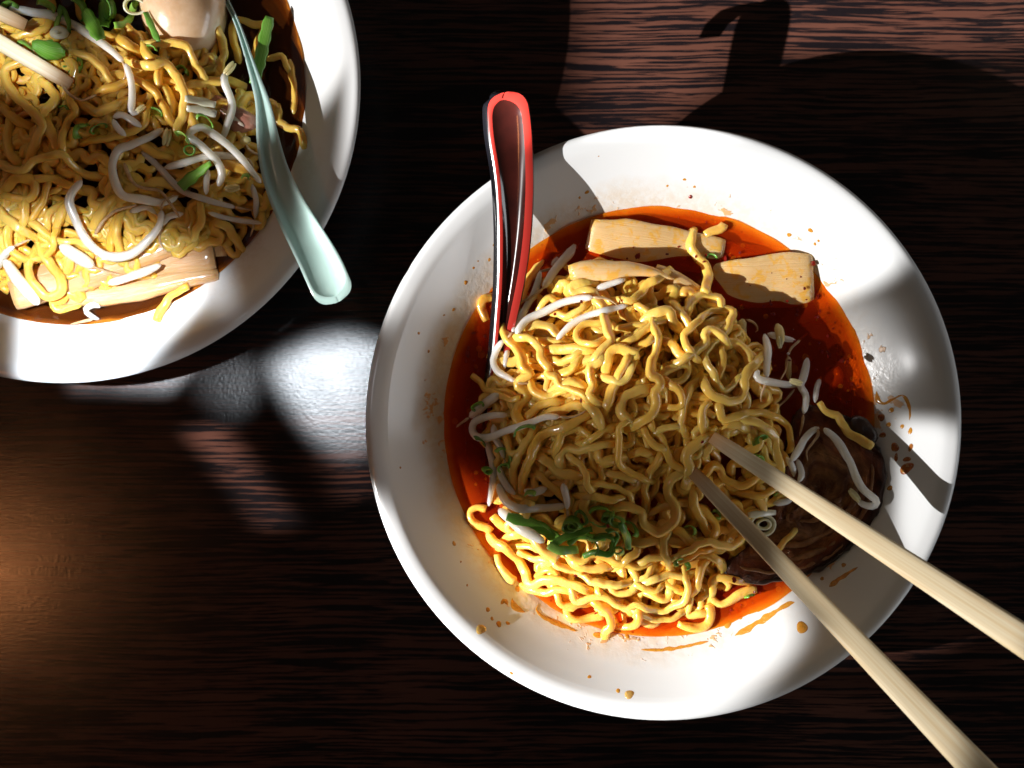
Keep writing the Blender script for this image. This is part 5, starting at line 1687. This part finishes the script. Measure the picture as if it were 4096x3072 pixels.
for t, w in [
    (T('R3', [(240, 660), (300, 620), (380, 590)]), .005),
    (T('R3', [(260, 960), (310, 1020), (390, 1060)]), .0055),
    (T('R3', [(530, 1070), (580, 1180), (630, 1300)]), .0060),
    (T('R3', [(690, 960), (800, 930), (960, 860)]), .0062),
    (T('R3', [(820, 1600), (900, 1625), (960, 1600)]), .005),
    (T('R3', [(520, 1345), (600, 1330), (670, 1270)]), .0035),
]:
    ribbon(heapR, t, w, LG_R2, GG_R, lift=0.0)
ring(heapR, *rp('R3', [(415, 1320)])[0], 19, .003, "tiny open green scallion loop at the left edge of the noodle pile", GG_R, tilt=(0.4, 0.5), squash=.75)
LG_R3 = "small green scallion bit beside the chopstick tips in the red broth bowl"
for t, w in [
    (T('R4', [(1690, 1040), (1780, 1000), (1850, 960)]), .0075),
    (T('R6', [(810, 820), (830, 880), (920, 905), (1010, 890)]), .0040),
    (T('R6', [(1240, 230), (1255, 310), (1300, 350)]), .0030),
    (T('R4', [(1700, 1150), (1760, 1230), (1800, 1300)]), .006),
    (T('R4', [(1880, 1600), (1930, 1560)]), .005),
    (T('R6', [(930, 420), (990, 450), (1050, 520)]), .006),
]:
    ribbon(heapR, t, w, LG_R3, GG_R, lift=0.0)
ribbon(heapR, T('R6', [(1640, 305), (1780, 295), (1940, 275)]), .0035, "pale yellow scallion strip lying between the two chopsticks", GG_R, mat='onion', lift=.001)
ring(heapR, *rp('R6', [(1800, 410)])[0], 55, .003, "pale round onion slice between the two chopsticks", GG_R, mat='onion', tilt=(0.15, 0.1), wall=.0012)
ring(heapR, *rp('R6', [(1810, 405)])[0], 30, .003, "inner pale onion ring between the two chopsticks", GG_R, mat='onion', tilt=(0.15, 0.1), wall=.0010)
ribbon(heapR, T('R6', [(1600, 1220), (1660, 1215), (1705, 1200)]), .0050, "green scallion bit floating at the lower right broth edge of the red bowl", GG_R, lift=0.0)
ribbon(heapR, T('R2', [(900, 345), (960, 355), (1030, 360)]), .004, "dark green scallion bit sunk between the bamboo slabs", GG_R, lift=-0.0015)

GG_L = "scallion slices in the brown broth bowl"
LG_L = "green scallion slice among the noodles at the top left of the corner bowl"
for t, w in [
    (T('L', [(330, 170), (340, 90), (370, 50), (400, 120), (405, 190)]), .0032),
    (T('L', [(430, -20), (450, 60), (480, 120)]), .0085),
    (T('L', [(600, 20), (620, 90), (640, 180)]), .0085),
    (T('L', [(640, -10), (680, 60), (660, 130)]), .0070),
    (T('L', [(830, -10), (810, 60), (740, 130), (670, 145)]), .0042),
    (T('L', [(230, 20), (300, 40), (340, 90)]), .0070),
    (T('L', [(110, 250), (160, 290), (210, 330)]), .0050),
    (T('L', [(370, 380), (390, 430), (400, 480)]), .0040),
    (T('L', [(440, 330), (430, 390), (470, 430)]), .0060),
    (T('L', [(520, 90), (560, 150), (600, 230)]), .0085),
    (T('L', [(0, 30), (60, 20), (110, 40)]), .006),
]:
    ribbon(heapL, t, w, LG_L, GG_L)
ribbon(heapL, T('U', [(380, 520), (480, 560), (600, 620), (790, 660)]), .0105, "wide bright green scallion leaf right above the corner bowl's chopstick", GG_L, curl=0.5, lift=.0012, widths=[.5, 1, 1, .4])
LG_L2 = "green scallion slice in the middle of the corner bowl's noodles"
for t, w in [
    (T('L', [(265, 665), (340, 640), (410, 630)]), .0050),
    (T('L', [(440, 820), (480, 770), (520, 730)]), .0080),
    (T('L', [(530, 790), (570, 750), (625, 730)]), .0062),
    (T('L', [(860, 70), (895, 150), (930, 245)]), .0040),
    (T('L', [(900, 310), (970, 345)]), .0045),
    (T('L', [(885, 640), (920, 670), (955, 690)]), .0045),
    (T('L', [(1165, 690), (1230, 710), (1270, 760)]), .0045),
    (T('L', [(1020, 780), (1070, 830), (1120, 850)]), .0050),
    (T('L', [(1040, 400), (1110, 440)]), .0060),
    (T('L', [(1430, 1040), (1480, 1050)]), .0055),
]:
    ribbon(heapL, t, w, LG_L2, GG_L, lift=.0008)
ribbon(heapL, T('L', [(1065, 1105), (1110, 1060), (1170, 1020), (1280, 985)]), .0062, "bright green scallion leaf below the tent shaped sprout", GG_L, curl=.35, widths=[1.1, 1.1, .8, .6], lift=.0015)
ribbon(heapL, T('L', [(1605, 120), (1575, 260), (1545, 400), (1512, 515)]), .0074, "long flat green scallion strip leaning on the pale green spoon", GG_L, curl=.12, lift=.006)
ring(heapL, *rp('L', [(1100, 870)])[0], 25, .004, "small round green scallion ring in the middle of the corner bowl", GG_L, tilt=(.25, .1))
ring(heapL, *rp('U', [(690, 380)])[0], 34, .0022, "pale see through onion disc near the corner bowl's chopsticks", GG_L, mat='onion', tilt=(.1, .25), wall=.0022)
ring(heapL, *rp('L', [(800, 40)])[0], 45, .004, "pale onion ring beside the marinated egg", GG_L, mat='onion', tilt=(.3, .2), wall=.001)
for t in (T('L', [(1105, 590), (1190, 600), (1275, 620)]), T('L', [(1100, 640), (1190, 655), (1280, 675)])):
    ribbon(heapL, t, .0042, "pale leek strip ending at the pink pork piece", GG_L, mat='onion', lift=.001)

# ------------------------------------------------------------------ chopsticks
def chopstick(p0, p1, w0, w1, label, length_scale=1.0):
    a, b2 = np.array(p0), np.array(p1)
    n = 26
    P = np.array([a + (b2 - a) * t for t in np.linspace(0, 1, n)])
    ang = np.linspace(0, 2 * np.pi, 16, endpoint=False) + np.pi / 16
    base = np.stack([np.sign(np.cos(ang)) * np.abs(np.cos(ang)) ** 0.45, np.sign(np.sin(ang)) * np.abs(np.sin(ang)) ** 0.45], 1)
    def sec(i, t):
        w = (w0 + (w1 - w0) * t) / 2
        if i == 0: w *= 0.88
        return base * np.array([w, w * 0.60])
    V, F, U = sweep(P, sec, 16)
    ob = mesh_obj("chopstick", V, F, M['chop'], None, U)
    tag(ob, label, "chopstick", "disposable wooden chopsticks")
    return ob
def extend(p, q, f):
    return tuple(np.array(p) + (np.array(q) - np.array(p)) * f)
a0 = P2(1538, 944, .0705); a1 = P2(2212, 1384, .110)
chopstick(a0, extend(a0, a1, 1.30), .0062, .0150, "upper pale wooden chopstick reaching from the right edge into the noodles")
a0 = P2(1496, 1019, .0680); a1 = P2(2108, 1659, .108)
chopstick(a0, extend(a0, a1, 1.28), .0060, .0146, "lower pale wooden chopstick reaching from the bottom right into the noodles")
a0 = PX(*rp('L', [(420, 500)])[0], .0700); a1 = PX(*rp('L', [(-30, 235)])[0], .0800)
chopstick(a0, extend(a0, a1, 4.6), .0060, .0100, "longer sunlit chopstick at the left edge of the corner bowl")
a0 = PX(*rp('L', [(150, 150)])[0], .0735); a1 = PX(*rp('L', [(-30, 65)])[0], .0800)
chopstick(a0, extend(a0, a1, 9.0), .0058, .0095, "short visible chopstick end in the very top left corner")

# ------------------------------------------------------------------ sauce drops, smears and chili flakes
def drop(u, v, rad_px, mat, label, group, stretch=1.0, ang=0.0, h=0.15):
    p = on_bowl(u, v, RB)
    q1 = on_bowl(u + 12, v, RB); q2 = on_bowl(u, v - 12, RB)
    ex = (q1 - p).normalized(); nrm = ex.cross(q2 - p).normalized(); ey = nrm.cross(ex)
    r = rad_px / FPX * (HC - p.z)
    V, F = [], []
    seg = 22
    ph = random.uniform(0, 6)
    V.append(tuple(nrm * (r * h)))
    for i, (f, z) in enumerate(((0.4, 0.92), (0.75, 0.62), (1.0, 0.0), (1.0, -0.15))):
        for k in range(seg):
            a = 2 * math.pi * k / seg
            rr = r * f * (1 + 0.10 * math.sin(2 * a + ph) + 0.07 * math.sin(3 * a + ph * 2))
            x, y = rr * math.cos(a) * stretch, rr * math.sin(a)
            xx = x * math.cos(ang) - y * math.sin(ang); yy = x * math.sin(ang) + y * math.cos(ang)
            V.append(tuple(ex * xx + ey * yy + nrm * (r * h * z)))
    for k in range(seg): F.append((0, 1 + k, 1 + (k + 1) % seg))
    for i in range(3):
        for k in range(seg):
            a = 1 + i * seg + k; b2 = 1 + i * seg + (k + 1) % seg
            F.append((a, a + seg, b2 + seg, b2))
    ob = mesh_obj("sauce_drop", V, F, M[mat])
    ob.location = p
    tag(ob, label, "sauce drop", group)

GD = "sauce drops on the red bowl's wall"
LD1 = "orange oil drop on the lower white wall of the red broth bowl"
LD2 = "brown sauce drop on the right white wall of the red broth bowl"
LD3 = "tiny orange oil drop on the upper or left white wall of the red broth bowl"
for (u, v), r in [(rp('R5', [(745, 1120)])[0], 11), (rp('R5', [(640, 1500)])[0], 8), (rp('R5', [(540, 1510)])[0], 12), (rp('R5', [(1630, 1630)])[0], 14), (rp('R6', [(1410, 1510)])[0], 16), (rp('R6', [(1550, 1440)])[0], 8), (rp('F', [(1335, 1492)])[0], 9),
                  (rp('F', [(1273, 1462)])[0], 8), (rp('F', [(1107, 1450)])[0], 13), (rp('F', [(1124, 1441)])[0], 7), (rp('R5', [(465, 1450)])[0], 7), (rp('R5', [(420, 1350)])[0], 9), (rp('R6', [(300, 1640)])[0], 9)]:
    drop(u, v, r, 'oil', LD1, GD, stretch=random.uniform(1, 1.3), ang=random.uniform(0, 3))
drop(*rp('R5', [(340, 1570)])[0], 22, 'oil_pale', "largest pale yellow broth drop on the lower left wall of the red broth bowl", GD)
drop(*rp('F', [(1359, 1500)])[0], 19, 'oil_pale', "pale yellow broth drop low on the rim slope of the red broth bowl", GD)
drop(*rp('D', [(840, 1257)])[0], 24, 'oil', "round amber drop on the shaded wall just left of the lower chopstick", GD)
for (u, v), r, s, a, m in [(rp('R7', [(1590, 1160)])[0], 13, 1.3, 1.1, 'oil_dark'), (rp('R7', [(1740, 1490)])[0], 17, 1.05, 0, 'oil_dark'), (rp('R7', [(1670, 1240)])[0], 9, 1.2, 1, 'oil'), (rp('R7', [(1605, 1355)])[0], 11, 1.2, .4, 'oil_dark'), (rp('R7', [(1437, 850)])[0], 8, 1, 0, 'oil_dark'),
                           (rp('R8', [(2190, 110)])[0], 9, 1.8, 1.3, 'oil_dark'), (rp('R8', [(2030, 220)])[0], 8, 2.0, 1.4, 'oil_dark'), (rp('R8', [(2150, 240)])[0], 10, 1.6, .2, 'oil_dark'), (rp('R7', [(1820, 1260)])[0], 7, 1.5, 1, 'oil'), (rp('R7', [(1910, 1310)])[0], 8, 1.8, 1.4, 'oil'),
                           (rp('R7', [(1700, 1080)])[0], 9, 1.4, .3, 'oil'), (rp('R8', [(1210, 1560)])[0], 7, 1.2, 0, 'oil'), (rp('R8', [(1450, 1410)])[0], 8, 1.3, .5, 'oil'), (rp('R8', [(1960, 560)])[0], 9, 1.4, .3, 'oil')]:
    drop(u, v, r, m, LD2, GD, stretch=s, ang=a)
drop(*rp('R8', [(2145, 340)])[0], 20, 'oil_dark', "longest dark red sauce drop, in the bright glint on the right wall", GD, stretch=1.5, ang=0.5)
for q in [('R1', (435, 385), 6), ('R1', (175, 630), 7), ('R1', (260, 475), 5), ('R1', (310, 400), 4), ('R1', (485, 220), 5), ('R1', (40, 935), 6), ('R5', (45, 620), 8), ('R5', (120, 820), 4), ('R5', (190, 1080), 4), ('A', (1310, 510), 7), ('A', (1270, 540), 5), ('A', (1850, 440), 6), ('A', (1905, 480), 5), ('A', (1755, 475), 5), ('A', (1375, 310), 3),
          ('R2', (2050, 60), 9), ('R2', (1815, 110), 8), ('R2', (2100, 210), 6), ('R2', (2140, 175), 5), ('A', (380, 1290), 5), ('A', (640, 1010), 7), ('A', (575, 1160), 5), ('A', (435, 1390), 6), ('A', (520, 1190), 4), ('F', (905, 720), 4), ('F', (865, 1010), 4)]:
    drop(*rp(q[0], [q[1]])[0], q[2], 'oil', LD3, GD, stretch=random.uniform(1, 1.4), ang=random.uniform(0, 3))
drop(*rp('A', [(1883, 536)])[0], 8, 'flake', "single dark red chili speck on the top white wall of the red broth bowl", GD, h=.5)

def smear(pts, widths_px, label, mat='oil'):
    q = catmull([(u, v, w) for (u, v), w in zip(pts, np.interp(np.linspace(0, 1, len(pts)), np.linspace(0, 1, len(widths_px)), widths_px))], 8.0)
    V, F = [], []
    lr = np.random.default_rng(int(pts[0][0]))
    n = len(q)
    jl = gsmooth(lr.normal(0, 1, n), 1.0) * 0.35; jr = gsmooth(lr.normal(0, 1, n), 1.0) * 0.35
    for i in range(n):
        a = q[max(i - 1, 0)]; b2 = q[min(i + 1, n - 1)]
        d = np.array([b2[0] - a[0], b2[1] - a[1]]); d /= np.linalg.norm(d) + 1e-9
        nx, ny = -d[1], d[0]
        e = math.sqrt(max(0.02, 1 - (2 * i / (n - 1) - 1) ** 4))
        w = q[i][2] / 2 * e
        for s, lift in ((-1, -0.00005), (-0.55, 0.00014), (0, 0.00018), (0.55, 0.00014), (1, -0.00005)):
            ww = w * (1 + (jl[i] if s < 0 else jr[i])) * s
            V.append(on_bowl(q[i][0] + nx * ww, q[i][1] + ny * ww, RB, lift))
    for i in range(n - 1):
        for j in range(4):
            F.append((i * 5 + j, i * 5 + j + 1, (i + 1) * 5 + j + 1, (i + 1) * 5 + j))
    c = Vector(V[len(V) // 2])
    ob = mesh_obj("sauce_smear", V, F, M[mat])
    origin_to(ob, c)
    tag(ob, label, "sauce smear", "sauce smears on the red bowl's wall")
smear(T('R5', [(690, 1220), (700, 1290), (770, 1350), (830, 1380)]), [10, 24, 18, 8], "short thick orange smear at the lower left wall of the red broth bowl")
smear(T('R5', [(975, 1290), (960, 1360), (1040, 1430), (1160, 1490), (1280, 1540), (1400, 1590)]), [10, 10, 18, 22, 20, 10], "long orange smear hugging the bottom left of the broth in the red bowl")
smear(T('R6', [(1490, 1640), (1580, 1590), (1700, 1520), (1820, 1450), (1950, 1370), (2060, 1300), (2150, 1270)]), [14, 30, 18, 26, 14, 24, 20], "longest orange smear running towards the lower chopstick on the bowl wall")
smear(T('F', [(1385, 1403), (1430, 1404), (1480, 1396), (1530, 1385)]), [10, 18, 12, 16], "orange smear at the very bottom wall of the red broth bowl")
smear(T('R8', [(1290, 1650), (1380, 1580), (1500, 1500), (1610, 1430)]), [26, 24, 14, 8], "amber smear between the two chopsticks on the shaded wall")
smear(T('R7', [(1540, 870), (1550, 960), (1620, 1010), (1720, 960), (1820, 920), (1890, 1010), (1910, 1120), (1900, 1190)]), [16, 20, 12, 10, 14, 12, 14, 8], "hook shaped brown smear on the right wall above the pork")
smear(T('R7', [(1260, 150), (1290, 230), (1310, 300), (1350, 340)]), [12, 18, 14, 16], "faint orange smear right of the broad bamboo slab")
smear(T('R5', [(560, 1290), (600, 1250), (640, 1300)]), [14, 22, 12], "blotchy orange smear among drops at lower left of the red bowl")

def flakes(name, items, mat, label):
    V, F = [], []
    for (p, r) in items:
        a0 = random.uniform(0, 6); m = 6
        base = len(V)
        ax = random.uniform(0.6, 1.4)
        for z in (0.35, -0.35):
            for k in range(m):
                a = a0 + 2 * math.pi * k / m
                rr = r * random.uniform(0.65, 1.15)
                V.append((p[0] + rr * ax * math.cos(a), p[1] + rr * math.sin(a) / ax, p[2] + z * r * 0.6 + random.uniform(-.15, .15) * r))
        F.append(tuple(base + k for k in range(m)))
        F.append(tuple(base + m + k for k in range(m))[::-1])
        for k in range(m): F.append((base + k, base + m + k, base + m + (k + 1) % m, base + (k + 1) % m))
    ob = mesh_obj(name, V, F, mat, smooth=False)
    tag(ob, label, "chili flakes", kind='stuff')
items = []
def top_at(heap, u, v):
    xy = px_to_xy([(u, v)], heap)[0]
    z = float(heap.get(np.array([xy]), 0.0006)[0])
    return (xy[0], xy[1], max(z, ZR) + 0.0002)
for q, r in [(('R2', (1860, 540)), .0034 / 2), (('R2', (145, 340)), .0015), (('R2', (1640, 985)), .0011), (('R2', (1880, 385)), .0009), (('R2', (1980, 700)), .0008), (('R2', (1800, 840)), .0008), (('R2', (2095, 420)), .0011), (('R2', (470, 320)), .0007), (('R2', (30, 360)), .0008), (('R2', (1120, 370)), .0010),
             (('R2', (1280, 300)), .0008), (('R2', (985, 150)), .0008), (('R2', (1615, 850)), .0007), (('R2', (1920, 940)), .0008), (('R2', (1940, 570)), .0006), (('R7', (950, 430)), .0009), (('R7', (1020, 475)), .0012), (('R7', (1160, 530)), .0012), (('R7', (905, 45)), .0008), (('R7', (1280, 790)), .0010), (('R7', (1070, 175)), .0006),
             (('R1', (1455, 845)), .0009), (('R1', (1165, 985)), .0008), (('R1', (2065, 950)), .0007), (('R1', (1880, 845)), .0006), (('R3', (1450, 560)), .0008), (('R5', (1390, 970)), .0008), (('R5', (1750, 430)), .0009), (('R6', (1490, 1025)), .0012), (('R1', (190, 1430)), .0014), (('R1', (205, 1360)), .0009), (('R1', (175, 1500)), .0007), (('R1', (385, 1230)), .0007), (('R4', (1135, 1015)), .0008)]:
    u, v = rp(q[0], [q[1]])[0]
    items.append((top_at(heapR, u, v), r))
for k in range(170):
    a = random.uniform(0, 6.28); r = 0.094 * math.sqrt(random.uniform(0.45, 0.97))
    x, y = RB.x + r * math.cos(a), RB.y + r * math.sin(a)
    h = float(heapR.get(np.array([[x, y]]), 0.0006)[0])
    if h < ZR + 0.004: items.append(((x, y, max(h, ZR) + 0.0003), random.uniform(.00025, .0008)))
flakes("chili_flakes", items, M['flake'], "dark red chili flakes scattered over the red broth and bamboo")
